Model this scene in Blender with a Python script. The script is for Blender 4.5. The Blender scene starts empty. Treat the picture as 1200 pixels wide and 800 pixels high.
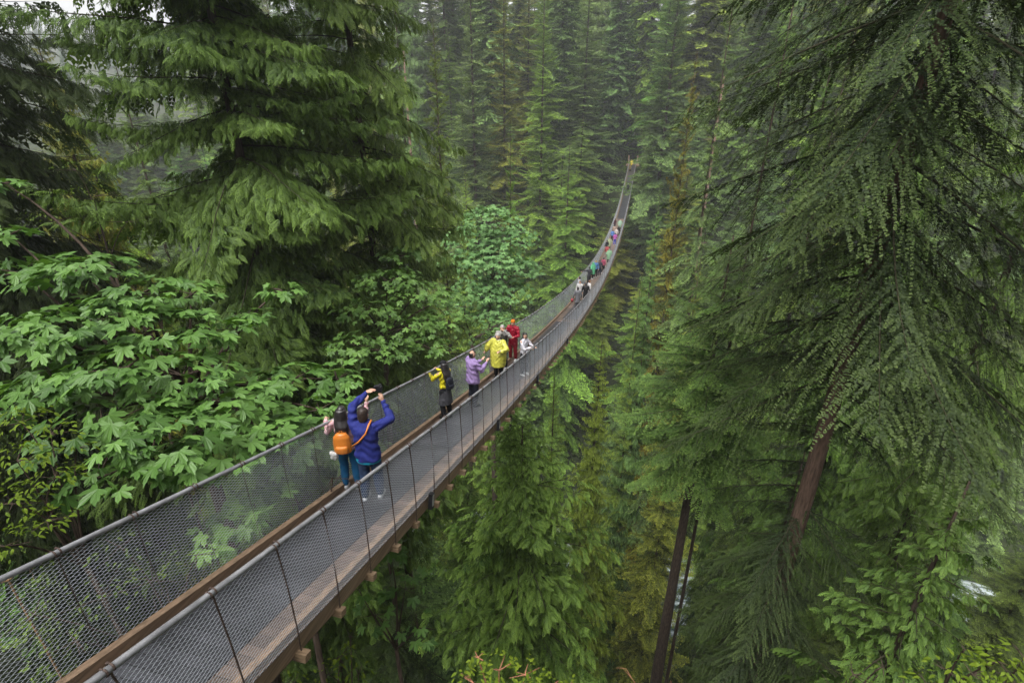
import bpy, math, random
import numpy as np
from mathutils import Vector, Matrix, Euler

scene = bpy.context.scene
# ------------------------------------------------------------------ camera
CZ = 72.0                       # camera height above the river
F_PX, PITCH, YAW = 600.0, 0.4147, 0.2490     # focal length for a 1200 px wide frame
cam_d = bpy.data.cameras.new('camera')
cam_d.sensor_width = 36.0
cam_d.lens = 36.0 * F_PX / 1200.0
cam_d.clip_start, cam_d.clip_end = 0.05, 6000
cam = bpy.data.objects.new('camera', cam_d)
scene.collection.objects.link(cam)
cam.location = (0, 0, CZ)
cam.rotation_euler = (math.pi / 2 - PITCH, 0, YAW)
scene.camera = cam
# ------------------------------------------------------------------ light: overcast day
SUN_EL, SUN_ROT = math.radians(62), math.radians(200)
world = bpy.data.worlds.new('World'); scene.world = world
world.use_nodes = True
wn = world.node_tree.nodes; wl = world.node_tree.links; wn.clear()
wo = wn.new('ShaderNodeOutputWorld'); bg = wn.new('ShaderNodeBackground')
sky = wn.new('ShaderNodeTexSky'); sky.sky_type = 'NISHITA'; sky.sun_disc = False
sky.sun_elevation = SUN_EL; sky.sun_rotation = SUN_ROT
sky.air_density = 1.0; sky.dust_density = 6.0; sky.ozone_density = 1.0
hsv = wn.new('ShaderNodeHueSaturation'); hsv.inputs['Saturation'].default_value = 0.06
hsv.inputs['Value'].default_value = 1.0
wl.new(sky.outputs[0], hsv.inputs['Color']); wl.new(hsv.outputs[0], bg.inputs['Color'])
bg.inputs['Strength'].default_value = 0.15
wl.new(bg.outputs[0], wo.inputs[0])
sd = bpy.data.lights.new('sun', 'SUN'); sd.energy = 1.1; sd.angle = math.radians(40); sd.color = (1, .98, .94)
so = bpy.data.objects.new('sun', sd); scene.collection.objects.link(so)
# sky sun_rotation is measured clockwise from +Y
sdir = Vector((math.sin(SUN_ROT) * math.cos(SUN_EL), math.cos(SUN_ROT) * math.cos(SUN_EL), math.sin(SUN_EL)))
so.rotation_euler = sdir.to_track_quat('Z', 'Y').to_euler(); so.location = (0, 0, 200)
scene.view_settings.view_transform = 'Standard'; scene.view_settings.look = 'None'
scene.view_settings.gamma = 1.0; scene.view_settings.use_curve_mapping = False
scene.view_settings.exposure = 1.3
scene.render.engine = 'CYCLES'
cy = scene.cycles
cy.max_bounces = 5; cy.diffuse_bounces = 2; cy.glossy_bounces = 2; cy.transmission_bounces = 2
cy.transparent_max_bounces = 6; cy.volume_bounces = 0
cy.use_denoising = True; cy.caustics_reflective = False; cy.caustics_refractive = False
try: cy.denoiser = 'OPENIMAGEDENOISE'; cy.denoising_input_passes = 'RGB_ALBEDO_NORMAL'; cy.denoising_prefilter = 'NONE'
except Exception: pass
HAZE_DENSITY = 0.0005

# ------------------------------------------------------------------ helpers
C = scene.collection
RV = np.array((math.cos(YAW), math.sin(YAW), 0.0))
FH = np.array((-math.sin(YAW), math.cos(YAW), 0.0))
FV = FH * math.cos(PITCH) - np.array((0, 0, math.sin(PITCH)))
UV = FH * math.sin(PITCH) + np.array((0, 0, math.cos(PITCH)))
def at(u, v, d):
    """world point seen at (u, v) of the 1200x800 photo, d metres out along the view axis"""
    return np.array((0, 0, CZ)) + d * (FV + RV * (u - 600) / F_PX + UV * (400 - v) / F_PX)
def px(p):
    q = np.asarray(p, float) - np.array((0, 0, CZ)); d = q @ FV
    return 600 + F_PX * (q @ RV) / d, 400 - F_PX * (q @ UV) / d, d

class Acc:
    """collects vertices and faces (with a per-vertex tone and a per-face material) for ONE mesh"""
    def __init__(s): s.v = []; s.t = []; s.f = []; s.n = 0
    def add(s, v, f, tone=0.5, mat=0):
        v = np.asarray(v, np.float32).reshape(-1, 3); f = np.asarray(f, np.int32)
        s.v.append(v); s.t.append(np.broadcast_to(np.asarray(tone, np.float32), (len(v),)))
        s.f.append((f + s.n, mat)); s.n += len(v)
    def build(s, name, mats, parent=None, smooth=False):
        me = bpy.data.meshes.new(name)
        v = np.concatenate(s.v); me.vertices.add(len(v)); me.vertices.foreach_set('co', v.ravel())
        loops = np.concatenate([f.ravel() for f, m in s.f])
        tot = np.concatenate([np.full(len(f), f.shape[1], np.int32) for f, m in s.f])
        mi = np.concatenate([np.full(len(f), m, np.int32) for f, m in s.f])
        me.loops.add(len(loops)); me.loops.foreach_set('vertex_index', loops)
        st = np.zeros(len(tot), np.int32); st[1:] = np.cumsum(tot)[:-1]
        me.polygons.add(len(tot)); me.polygons.foreach_set('loop_start', st)
        me.polygons.foreach_set('material_index', mi)
        me.polygons.foreach_set('use_smooth', np.full(len(tot), smooth, bool))
        a = me.attributes.new('tone', 'FLOAT', 'POINT'); a.data.foreach_set('value', np.concatenate(s.t))
        me.update(calc_edges=True)
        for m in (mats if isinstance(mats, (list, tuple)) else [mats]): me.materials.append(m)
        o = bpy.data.objects.new(name, me); C.objects.link(o)
        if parent is not None: o.parent = parent
        return o
    def tube(s, pts, rad, n=8, tone=.5, mat=0, cap=True):
        pts = np.asarray(pts, float); k = len(pts)
        rad = np.broadcast_to(np.asarray(rad, float), (k,))
        tg = np.gradient(pts, axis=0); tg /= np.linalg.norm(tg, axis=1)[:, None] + 1e-12
        ref = np.array((0, 0, 1.)) if abs(tg[0][2]) < .9 else np.array((1., 0, 0))
        a = np.cross(tg, ref); a /= np.linalg.norm(a, axis=1)[:, None] + 1e-12
        b = np.cross(tg, a)
        th = np.linspace(0, 2 * math.pi, n, endpoint=False)
        v = pts[:, None] + rad[:, None, None] * (a[:, None] * np.cos(th)[None, :, None] + b[:, None] * np.sin(th)[None, :, None])
        i = np.arange(k - 1)[:, None] * n; j = np.arange(n)[None]; jn = (j + 1) % n
        f = np.stack([i + j, i + jn, i + n + jn, i + n + j], -1).reshape(-1, 4)
        s.add(v.reshape(-1, 3), f, tone, mat)
        if cap and n > 2:
            base = s.n - k * n
            s.f.append((np.array([np.arange(n)[::-1] + base, np.arange(n) + base + (k - 1) * n], np.int32), mat))
    def box(s, c, h, R=None, tone=.5, mat=0):
        """centre c, half sizes h, rotation R (3x3, columns are the box axes)"""
        q = np.array([(x, y, z) for x in (-1, 1) for y in (-1, 1) for z in (-1, 1)], float) * np.asarray(h)
        if R is not None: q = q @ np.asarray(R).T
        s.add(q + np.asarray(c), [(0, 1, 3, 2), (4, 6, 7, 5), (0, 4, 5, 1), (2, 3, 7, 6), (0, 2, 6, 4), (1, 5, 7, 3)], tone, mat)
    def strip(s, sec, path, tone=.5, mat=0, close=True):
        """a section (list of (x,z)) swept along path points (y,z offset list of (x,y,z)); plan straight"""
        sec = np.asarray(sec, float); path = np.asarray(path, float); n = len(sec); k = len(path)
        v = np.zeros((k, n, 3)); v[:, :, 0] = path[:, None, 0] + sec[None, :, 0]
        v[:, :, 1] = path[:, None, 1]; v[:, :, 2] = path[:, None, 2] + sec[None, :, 1]
        i = np.arange(k - 1)[:, None] * n; j = np.arange(n)[None]; jn = (j + 1) % n
        f = np.stack([i + j, i + n + j, i + n + jn, i + jn], -1).reshape(-1, 4)
        s.add(v.reshape(-1, 3), f, tone, mat)
        base = s.n - k * n
        s.f.append((np.array([np.arange(n) + base, (np.arange(n)[::-1]) + base + (k - 1) * n], np.int32), mat))

def tag(o, label=None, cat=None, group=None, kind=None):
    if label: o['label'] = label
    if cat: o['category'] = cat
    if group: o['group'] = group
    if kind: o['kind'] = kind
    return o
def empty(name, loc=(0, 0, 0), rz=0, label=None, cat=None, group=None):
    o = bpy.data.objects.new(name, None); C.objects.link(o)
    o.location = tuple(float(q) for q in loc); o.rotation_euler = (0, 0, rz)
    o.empty_display_size = .2
    return tag(o, label, cat, group)
def copy_tree(o, parent=None):
    c = o.copy(); C.objects.link(c)
    if parent is not None: c.parent = parent
    for ch in list(o.children): copy_tree(ch, c)
    return c

# ------------------------------------------------------------------ materials
def nodes(name):
    m = bpy.data.materials.new(name); m.use_nodes = True
    nt = m.node_tree; return m, nt, nt.nodes['Principled BSDF']
def rgb(c): return (c[0], c[1], c[2], 1)
def simple(name, c, rough=.6, metal=0., var=.25, scale=8., bump=0., spec=.3, stretch=None):
    """one base colour broken up by a noise, roughness and bump"""
    m, nt, p = nodes(name); N = nt.nodes; L = nt.links
    tc = N.new('ShaderNodeTexCoord'); nz = N.new('ShaderNodeTexNoise'); nz.inputs['Scale'].default_value = scale
    nz.inputs['Detail'].default_value = 5
    src = tc.outputs['Object']
    if stretch:
        mp = N.new('ShaderNodeMapping'); mp.inputs['Scale'].default_value = stretch
        L.new(src, mp.inputs[0]); src = mp.outputs[0]
    L.new(src, nz.inputs['Vector'])
    cr = N.new('ShaderNodeValToRGB'); e = cr.color_ramp.elements
    e[0].position = .3; e[1].position = .7
    e[0].color = rgb([q * (1 - var) for q in c]); e[1].color = rgb([min(1, q * (1 + var)) for q in c])
    L.new(nz.outputs['Fac'], cr.inputs[0]); L.new(cr.outputs[0], p.inputs['Base Color'])
    p.inputs['Roughness'].default_value = rough; p.inputs['Metallic'].default_value = metal
    p.inputs['Specular IOR Level'].default_value = spec
    if bump:
        b = N.new('ShaderNodeBump'); b.inputs['Strength'].default_value = bump; b.inputs['Distance'].default_value = .02
        L.new(nz.outputs['Fac'], b.inputs['Height']); L.new(b.outputs[0], p.inputs['Normal'])
    return m
def foliage(name, dark, light, trans=.20, rough=.6, hue=.02, spec=.18, by_object=False):
    """leaf colour runs from old growth (dark) to new growth (light) by the 'tone' of the leaf itself"""
    m, nt, p = nodes(name); N = nt.nodes; L = nt.links
    at_ = N.new('ShaderNodeAttribute'); at_.attribute_name = 'tone'
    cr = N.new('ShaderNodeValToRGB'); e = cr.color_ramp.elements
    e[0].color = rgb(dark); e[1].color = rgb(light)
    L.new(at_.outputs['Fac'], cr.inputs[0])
    oi = N.new('ShaderNodeObjectInfo'); hs = N.new('ShaderNodeHueSaturation')
    if not by_object: hue = .005
    mr = N.new('ShaderNodeMapRange'); mr.inputs['To Min'].default_value = .5 - hue; mr.inputs['To Max'].default_value = .5 + hue
    L.new(oi.outputs['Random'], mr.inputs[0]); L.new(mr.outputs[0], hs.inputs['Hue'])
    mr2 = N.new('ShaderNodeMapRange'); mr2.inputs['To Min'].default_value = .8 if by_object else .93; mr2.inputs['To Max'].default_value = 1.2 if by_object else 1.03
    wn_ = N.new('ShaderNodeTexWhiteNoise'); wn_.noise_dimensions = '1D'; L.new(oi.outputs['Random'], wn_.inputs['W'])
    L.new(wn_.outputs['Value'], mr2.inputs[0]); L.new(mr2.outputs[0], hs.inputs['Value'])
    hs.inputs['Saturation'].default_value = 1.08
    if by_object:       # each tree's species colour, plus any painted shade, comes from its object colour
        ml = N.new('ShaderNodeMixRGB'); ml.blend_type = 'MULTIPLY'; ml.inputs[0].default_value = 1
        L.new(cr.outputs[0], ml.inputs[1]); L.new(oi.outputs['Color'], ml.inputs[2]); L.new(ml.outputs[0], hs.inputs['Color'])
    else: L.new(cr.outputs[0], hs.inputs['Color'])
    L.new(hs.outputs[0], p.inputs['Base Color'])
    p.inputs['Roughness'].default_value = rough; p.inputs['Specular IOR Level'].default_value = spec
    tr = N.new('ShaderNodeBsdfTranslucent'); mx = N.new('ShaderNodeMixShader'); mx.inputs[0].default_value = trans
    tcol = N.new('ShaderNodeMixRGB'); tcol.blend_type = 'MULTIPLY'; tcol.inputs[0].default_value = 1
    tcol.inputs[2].default_value = (1.3, 1.35, .6, 1)
    L.new(hs.outputs[0], tcol.inputs[1]); L.new(tcol.outputs[0], tr.inputs['Color'])
    L.new(p.outputs[0], mx.inputs[1]); L.new(tr.outputs[0], mx.inputs[2])
    L.new(mx.outputs[0], N['Material Output'].inputs['Surface'])
    return m
M = {}
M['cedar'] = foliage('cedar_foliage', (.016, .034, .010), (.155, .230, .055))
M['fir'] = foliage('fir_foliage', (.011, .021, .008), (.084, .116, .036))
M['olive'] = foliage('olive_conifer_foliage', (.060, .075, .020), (.170, .190, .048))
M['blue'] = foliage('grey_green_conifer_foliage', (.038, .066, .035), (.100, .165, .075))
M['green'] = foliage('bright_conifer_foliage', (.035, .072, .020), (.175, .270, .070))
M['rust'] = foliage('rusty_conifer_foliage', (.070, .050, .022), (.200, .120, .040))
M['maple'] = foliage('maple_foliage', (.034, .078, .018), (.190, .325, .088), trans=.25, rough=.42, spec=.3)
M['brightcedar'] = foliage('bright_cedar_foliage', (.025, .058, .014), (.235, .350, .085))
M['paleleaf'] = foliage('pale_maple_foliage', (.060, .125, .045), (.215, .350, .135), trans=.25)
M['lime'] = foliage('lime_foliage', (.085, .135, .020), (.220, .290, .045), trans=.4)
M['vine'] = foliage('small_leaf_foliage', (.040, .075, .016), (.130, .185, .035), trans=.35)
M['conifer'] = foliage('conifer_foliage', (.020, .036, .010), (.250, .335, .085), by_object=True)  # growth colours, range widened to paint bright tips and dark gaps
TINT = {'cedar': (1.05, 1.3, 1.0), 'fir': (.55, .62, .55), 'olive': (1.25, 1.08, .85), 'blue': (.92, 1.02, 1.3), 'green': (1.22, 1.30, 1.0), 'rust': (1.25, .80, .65)}  # fir tint also paints shade on right-hand and near-slope trees
M['mossbark'] = simple('mossy_limb_bark', (.040, .038, .022), .9, var=.4, scale=9, spec=.1)
M['bark'] = simple('bark', (.055, .040, .030), .9, var=.5, scale=6, bump=.6, spec=.15, stretch=(4, 4, .6))
M['redbark'] = simple('red_bark', (.105, .068, .050), .9, var=.45, scale=6, bump=.6, spec=.15, stretch=(4, 4, .6))
M['twig'] = simple('dry_twig', (.30, .19, .10), .8, var=.3, scale=10)
M['redtwig'] = simple('red_twig', (.28, .12, .07), .8, var=.3, scale=10)
# ------------------------------------------------------------------ terrain
_PY = [-60, -30, -2, 3, 10, 20, 32, 42, 47, 74, 79, 95, 112, 128, 137, 160, 250, 700, 1500]
_PZ = [74, 69, 66, 60, 44, 28, 13, 3, -2, -2, 4, 24, 44, 57, 60.5, 63, 72, 120, 150]
def gz(x, y):
    x = np.asarray(x, float); y = np.asarray(y, float)
    w = 5 * np.sin(x * .021 + 1) + 3 * np.sin(x * .05)
    z = np.interp(y - w * np.clip((np.abs(x) - 6) / 30, 0, 1), _PY, _PZ)
    z = z + np.clip(-x - 260, 0, 600) * .12
    z = z + .8 * np.sin(x * .31 + y * .17) * np.clip((z - 2) / 8, 0, 1) + .5 * np.sin(x * .13 - y * .37) * np.clip((z - 2) / 8, 0, 1)
    return z
def terrain():
    def axis(lo, hi, step, far):
        a = list(np.arange(lo, hi, step)); s = step; q = hi
        while q < far: a.append(q); s *= 1.25; q += s
        a.append(far); q = lo; s = step; left = []
        while q > -far: s *= 1.25; q -= s; left.append(max(q, -far))
        return np.array(sorted(set(left + a)))
    X = axis(-80, 80, 1.6, 2500); Y = axis(-60, 160, 1.6, 2500)
    gx, gy = np.meshgrid(X, Y); z = gz(gx, gy)
    v = np.stack([gx, gy, z], -1).reshape(-1, 3); nx = len(X)
    i = np.arange(len(Y) - 1)[:, None] * nx + np.arange(nx - 1)[None]
    f = np.stack([i, i + 1, i + 1 + nx, i + nx], -1).reshape(-1, 4)
    A = Acc(); A.add(v, f)
    m = simple('forest_floor', (.026, .034, .014), .95, var=.6, scale=.7, bump=.5, spec=.1)
    return tag(A.build('ground', m, smooth=True), 'steep dark forest floor on both sides of the canyon', None, None, 'structure')
terrain()
# river: dark water with broken white rapids
def river():
    A = Acc(); n = 160
    xs = np.linspace(-400, 400, 401); ys = np.linspace(38, 84, 70)
    gx, gy = np.meshgrid(xs, ys)
    z = .12 * np.sin(gx * 1.1 + gy * .7) + .10 * np.sin(gx * .6 - gy * 1.7) + .07 * np.sin(gx * 2.3 + gy * 2.9)
    v = np.stack([gx, gy, z], -1).reshape(-1, 3); nx = len(xs)
    i = np.arange(len(ys) - 1)[:, None] * nx + np.arange(nx - 1)[None]
    A.add(v, np.stack([i, i + 1, i + 1 + nx, i + nx], -1).reshape(-1, 4))
    m, nt, p = nodes('river_water'); N = nt.nodes; L = nt.links
    tc = N.new('ShaderNodeTexCoord'); mp = N.new('ShaderNodeMapping'); mp.inputs['Scale'].default_value = (.35, 1.1, 1)
    nz = N.new('ShaderNodeTexNoise'); nz.inputs['Scale'].default_value = .55; nz.inputs['Detail'].default_value = 9
    nz.inputs['Roughness'].default_value = .68; nz.inputs['Distortion'].default_value = .8
    L.new(tc.outputs['Object'], mp.inputs[0]); L.new(mp.outputs[0], nz.inputs['Vector'])
    cr = N.new('ShaderNodeValToRGB'); e = cr.color_ramp.elements
    e[0].position = .45; e[0].color = (.03, .05, .045, 1); e[1].position = .58; e[1].color = (.40, .45, .45, 1)
    L.new(nz.outputs['Fac'], cr.inputs[0]); L.new(cr.outputs[0], p.inputs['Base Color'])
    p.inputs['Roughness'].default_value = .12
    b = N.new('ShaderNodeBump'); b.inputs['Strength'].default_value = .6; b.inputs['Distance'].default_value = .3
    L.new(nz.outputs['Fac'], b.inputs['Height']); L.new(b.outputs[0], p.inputs['Normal'])
    tag(A.build('river', m, smooth=True), 'dark river with white rapids at the bottom of the canyon', None, None, 'structure')
river()

# ------------------------------------------------------------------ leaf, spray and branch templates
def kites(p, d, w, tone):
    """kite shaped leaflets: base p, length vector d, half width vector w -> 4 verts each"""
    v = np.stack([p, p + d * .45 + w, p + d, p + d * .45 - w], 1)
    return v.astype(np.float32), np.repeat(np.asarray(tone, np.float32), 4)
def unit(a): return a / (np.linalg.norm(a, axis=-1, keepdims=True) + 1e-9)

def fir_branch(rng, L, spacing=.11, leaf=.075, lw=.016, width=.36, hang=.35, lsp=.045, twig=False, jit=0., start=.05, wild=0.):
    """a flat spray of length L (metres, x axis): side twigs carrying leaflets. Returns verts (n*4,3), tone"""
    P, D, W, T = [], [], [], []
    s = start * L
    while s < L * .985:
        for side in (-1, 1):
            u = s / L
            tl = L * width * (1.12 - u) ** .8 * (min(1, u / .22) ** .6) * rng.uniform(.65, 1.15)
            if rng.random() < .12 + wild * .2: tl *= rng.uniform(.3, .7)
            tl = max(tl, .12)
            ang = rng.uniform(.75 - wild * .3, 1.05 + wild * .25) - .25 * u
            d = np.array((math.cos(ang), side * math.sin(ang), rng.uniform(-.12 - wild * .5, .1 + wild * .15)))
            n = max(3, int(tl / lsp)); q = (np.arange(n) + rng.random(n) * .6) / n
            c = np.array((s, 0, 0)) + q[:, None] * tl * d
            c[:, 2] -= hang * (q * tl) ** 2 * .55 + hang * .15 * q * tl
            if twig:
                m = len(c) // 2; e1, e2 = c[m] - c[0], c[-1] - c[m]
                for o_, e_ in ((c[0], e1), (c[m], e2)):
                    P.append(o_[None]); D.append(e_[None] * 1.05); W.append(np.array([[.005, .003, .003]])); T.append(np.array([.25]))
            for ls in (-1, 1):
                a2 = rng.uniform(.35, 1.3, n) * ls
                ca, sa = np.cos(a2), np.sin(a2)
                dd = np.stack([d[0] * ca - d[1] * sa, d[0] * sa + d[1] * ca, rng.uniform(-.55, .25, n)], 1)
                ln = leaf * rng.uniform(.6, 1.25, n) * (1.15 - .55 * q)
                dd = unit(dd) * ln[:, None]
                wv = unit(np.cross(dd, np.stack([rng.uniform(-.5, .5, n), rng.uniform(-.5, .5, n), np.ones(n)], 1))) * (lw * rng.uniform(.7, 1.3, n))[:, None]
                P.append(c + rng.normal(0, jit, c.shape) if jit else c); D.append(dd); W.append(wv)
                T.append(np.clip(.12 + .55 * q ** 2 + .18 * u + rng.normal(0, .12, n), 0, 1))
        s += spacing * rng.uniform(.75 - wild * .3, 1.25 + wild * .4)
    P, D, W, T = map(np.concatenate, (P, D, W, T))
    return kites(P, D, W, T)

def cedar_frond(rng, Lf, nf=9, lw=.013):
    """flat fern-like frond, x axis, fingers to both sides, drooping tips"""
    P, D, W, T = [], [], [], []
    for i in range(nf):
        u = (i + .5) / nf
        for side in (-1, 1):
            fl = Lf * .42 * (1 - u) ** .6 * (.5 + min(1, u * 3) * .5) * rng.uniform(.8, 1.15)
            a = .72 * side
            c = np.array((u * Lf, 0, -.35 * Lf * u * u))
            d1 = np.array((math.cos(a), math.sin(a), -.35)) * fl
            d2 = np.array((math.cos(a * .6), math.sin(a * .6), -.9)) * fl * .55
            w = np.cross(unit(d1), (0, 0, 1.)); w = unit(w) * lw * 1.25
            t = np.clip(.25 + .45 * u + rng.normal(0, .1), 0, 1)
            P += [c, c + d1 * .8]; D += [d1, d2]; W += [w, w * .8]; T += [t, min(1, t + .18)]
    c = np.array((Lf * .9, 0, -.30 * Lf)); P.append(c); D.append(np.array((.25, 0, -.2)) * Lf); W.append(np.array((0, lw, 0))); T.append(.9)
    return np.array(P), np.array(D), np.array(W), np.array(T)

def cedar_branch(rng, L, Lf=.42, spacing=.13, nf=9, lw=.014, hang=1.0, width=.30):
    """branch of length L, x axis; side shoots with hanging fronds"""
    out_v, out_t = [], []
    s = .06 * L
    fr = [cedar_frond(rng, 1.0, nf, lw / Lf) for _ in range(3)]
    def put(o, yaw, pitch, roll, sc):
        P, D, W, T = fr[rng.integers(3)]
        R = np.array(Euler((roll, pitch, yaw), 'XYZ').to_matrix())
        v, t = kites(P * sc @ R.T + o, D * sc @ R.T, W * sc @ R.T, T)
        out_v.append(v); out_t.append(t)
    while s < L * .97:
        u = s / L
        for side in (-1, 1):
            tl = L * width * (1.1 - u) ** .7 * min(1, u / .2) ** .5 * rng.uniform(.5, 1.1)
            ang = side * rng.uniform(.7, 1.0)
            n = max(1, int(tl / (Lf * .46)))
            for k in range(n):
                q = (k + rng.random() * .8) / n
                o = np.array((s + math.cos(ang) * tl * q, math.sin(ang) * tl * q, -.25 * hang * (tl * q) ** 2 - .04 + rng.normal(0, .07)))
                put(o, ang * rng.uniform(-.4, 1.9), rng.uniform(.0, 1.15) * hang, rng.uniform(-.8, .8), Lf * rng.uniform(.6, 1.2))
        s += spacing * rng.uniform(.7, 1.3)
    put(np.array((L * .95, 0, 0)), 0, .4 * hang, 0, Lf * 1.2)
    return np.concatenate(out_v), np.concatenate(out_t)

def rot_z(v, a):
    c, s = math.cos(a), math.sin(a)
    return np.stack([v[..., 0] * c - v[..., 1] * s, v[..., 0] * s + v[..., 1] * c, v[..., 2]], -1)

def grow_conifer(rng, H, hb, R, templates, tl, nb, prof, pitch=(.1, -.25), droop=.25, uptip=.12, lean=(0, 0),
                 trunk_r=.3, crowd=1.0, nside=8, limb_r=.03, skip=None, coarse=None, pj=.1, lr=(.72, 1.12), lump=0., keep=None, gap=.0, curve=None, az=None):
    """whole conifer: crown Acc and trunk Acc. prof(t)->relative branch length, t = 0 at the crown's base, 1 at the top.
    templates are (verts (n,4,3), tone) of nominal length tl"""
    crown, wood = Acc(), Acc()
    zs = np.linspace(0, H, 16)
    bend = (lambda z: (0.0, 0.0)) if curve is None else curve
    tp = np.array([(lean[0] * z / H + bend(z)[0], lean[1] * z / H + bend(z)[1], z) for z in zs])
    wood.tube(tp, trunk_r * (1 - zs / H) ** .8 * (1 + .5 * np.exp(-zs / (trunk_r * 3 + .1))) + .02, 10)
    ga = rng.random() * 6.28
    for i in range(nb):
        t = ((i + rng.random()) / nb) ** crowd
        h = hb + (H - hb) * t
        L = R * prof(t) * rng.uniform(*lr)
        if L < .15: continue
        if gap and rng.random() < gap: continue
        a = ga + i * 2.39996 + rng.uniform(-.35, .35) if az is None else az(rng, t)
        if lump: L *= 1 + lump * math.sin(2 * a + h * .55 + 1) * math.sin(h * .9 + a)
        if keep is not None and not keep(h, a, L): L *= .45
        ph = pitch[1] + (pitch[0] - pitch[1]) * t + rng.uniform(-pj, pj)
        if skip is not None and skip(h, a): continue
        tset = coarse(h, a) if coarse is not None else templates
        tv, tt = tset[rng.integers(len(tset))]
        sc = L / tl
        x = tv[..., 0] / tl; y = tv[..., 1] * sc; z = tv[..., 2] * sc
        if rng.random() < .5: y = -y
        roll = rng.uniform(-.25, .25)
        z2 = z + y * math.sin(roll)
        dr = droop * rng.uniform(.6, 1.4)
        rad = L * x * math.cos(ph)
        zz_ = L * (x * math.sin(ph) - dr * x * x + uptip * x ** 4) + z2
        sw = rng.uniform(-.15, .15)
        y2 = y + L * sw * x * x
        V = rot_z(np.stack([rad, y2, zz_], -1), a)
        ox = np.interp(h, zs, tp[:, 0]); oy = np.interp(h, zs, tp[:, 1])
        V = V + np.array((ox, oy, h))
        n = V.shape[0]
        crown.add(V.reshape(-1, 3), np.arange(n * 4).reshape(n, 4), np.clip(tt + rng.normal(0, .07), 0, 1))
        if limb_r:
            xx = np.linspace(0, .92, 6)
            lv = rot_z(np.stack([L * xx * math.cos(ph), L * sw * xx * xx, L * (xx * math.sin(ph) - dr * xx ** 2 + uptip * xx ** 4)], -1), a) + np.array((ox, oy, h))
            wood.tube(lv, limb_r * (L / tl) * (1.05 - xx), 4, mat=1, cap=False)
    return crown, wood

def conifer_thing(name, crown, wood, cm, wm, loc, rz, label, cat='tree', group=None):
    e = empty(name, loc, rz, label, cat, group)
    wood.build('trunk', [wm, M['mossbark']], e, smooth=True)
    crown.build('crown', cm, e)
    return e

# ------------------------------------------------------------------ broad leaves
def maple_leaf():
    """five lobed leaf, 1 unit wide, x towards the tip, with toothed lobes; fan round the base"""
    pts = []
    lobes = [(-2.2, .62), (-1.12, .92), (0, 1.0), (1.12, .92), (2.2, .62)]
    pts.append((0.0, 0.0))
    ring = []
    for k, (a, r) in enumerate(lobes):
        a *= .78
        for da, rr in ((-.33, .62), (-.24, .78), (-.12, .80), (0, 1.0), (.12, .80), (.24, .78), (.33, .62)):
            ring.append((rr * r * .66 * math.cos(a + da) + .12, rr * r * .66 * math.sin(a + da)))
        if k < 4:
            a2 = (lobes[k][0] + lobes[k + 1][0]) / 2 * .78; ring.append((.27 * math.cos(a2) + .1, .27 * math.sin(a2)))
    ring = np.array(ring); n = len(ring)
    v = np.concatenate([[(.10, 0.)], ring])
    r = np.hypot(v[:, 0], v[:, 1])
    z = -.35 * r ** 2 + .05 * np.abs(np.sin(np.arctan2(v[:, 1], v[:, 0] - .1) * 2.6)) * r
    v = np.concatenate([v, z[:, None]], 1)
    f = np.array([(0, i, i + 1) for i in range(1, n)])
    return v, f
ML_V, ML_F = maple_leaf()
def oval_leaf(n=3, w=.22):
    xs = np.linspace(0, 1, n + 2)[1:-1]; hw = w * np.sin(np.pi * xs ** .8)
    v = [(0, 0, 0)] + [(x, h, -.3 * x * x + .04) for x, h in zip(xs, hw)] + [(1, 0, -.3)] + [(x, -h, -.3 * x * x + .04) for x, h in zip(xs[::-1], hw[::-1])]
    return np.array(v, float), np.array([list(range(len(v)))])
OV_V, OV_F = oval_leaf(2)
def put_leaves(A, rng, pos, outd, size, LV, LF, tilt=.5, tone=None):
    """leaves at pos; each leans from straight up towards outd; LV/LF leaf template"""
    n = len(pos); az = np.arctan2(outd[:, 1], outd[:, 0]) + rng.normal(0, .7, n)
    pt = np.clip(rng.normal(tilt, .28, n), -.4, 1.5)            # tip below the horizontal
    X = np.stack([np.cos(az) * np.cos(pt), np.sin(az) * np.cos(pt), -np.sin(pt)], 1)
    S = np.stack([-np.sin(az), np.cos(az), np.zeros(n)], 1) + rng.normal(0, .25, (n, 3))
    Z = unit(np.cross(X, S)); Y = np.cross(Z, X)
    sz = size * rng.uniform(.6, 1.2, n)
    V = pos[:, None] + sz[:, None, None] * (LV[None, :, 0:1] * X[:, None] + LV[None, :, 1:2] * Y[:, None] + LV[None, :, 2:3] * Z[:, None])
    k = len(LV)
    F = (np.arange(n)[:, None, None] * k + LF[None]).reshape(-1, LF.shape[1])
    t = (rng.random(n) * .55 + .15) if tone is None else tone
    A.add(V.reshape(-1, 3), F, np.repeat(t, k))
def clumps(rng, blobs, per, flat=.45):
    """leaf positions on layered shells of ellipsoids (cx,cy,cz,r): mostly upper side"""
    P, O = [], []
    for (cx, cy, cz, r) in blobs:
        n = max(3, int(per * r * r))
        d = unit(rng.normal(0, 1, (n, 3))); d[:, 2] = np.where(d[:, 2] < -.2, -d[:, 2], d[:, 2])
        rr = r * rng.uniform(.45, 1.05, n) ** .6
        p = d * rr[:, None] * np.array((1, 1, flat))
        P.append(p + np.array((cx, cy, cz))); O.append(d)
    return np.concatenate(P), np.concatenate(O)
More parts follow.
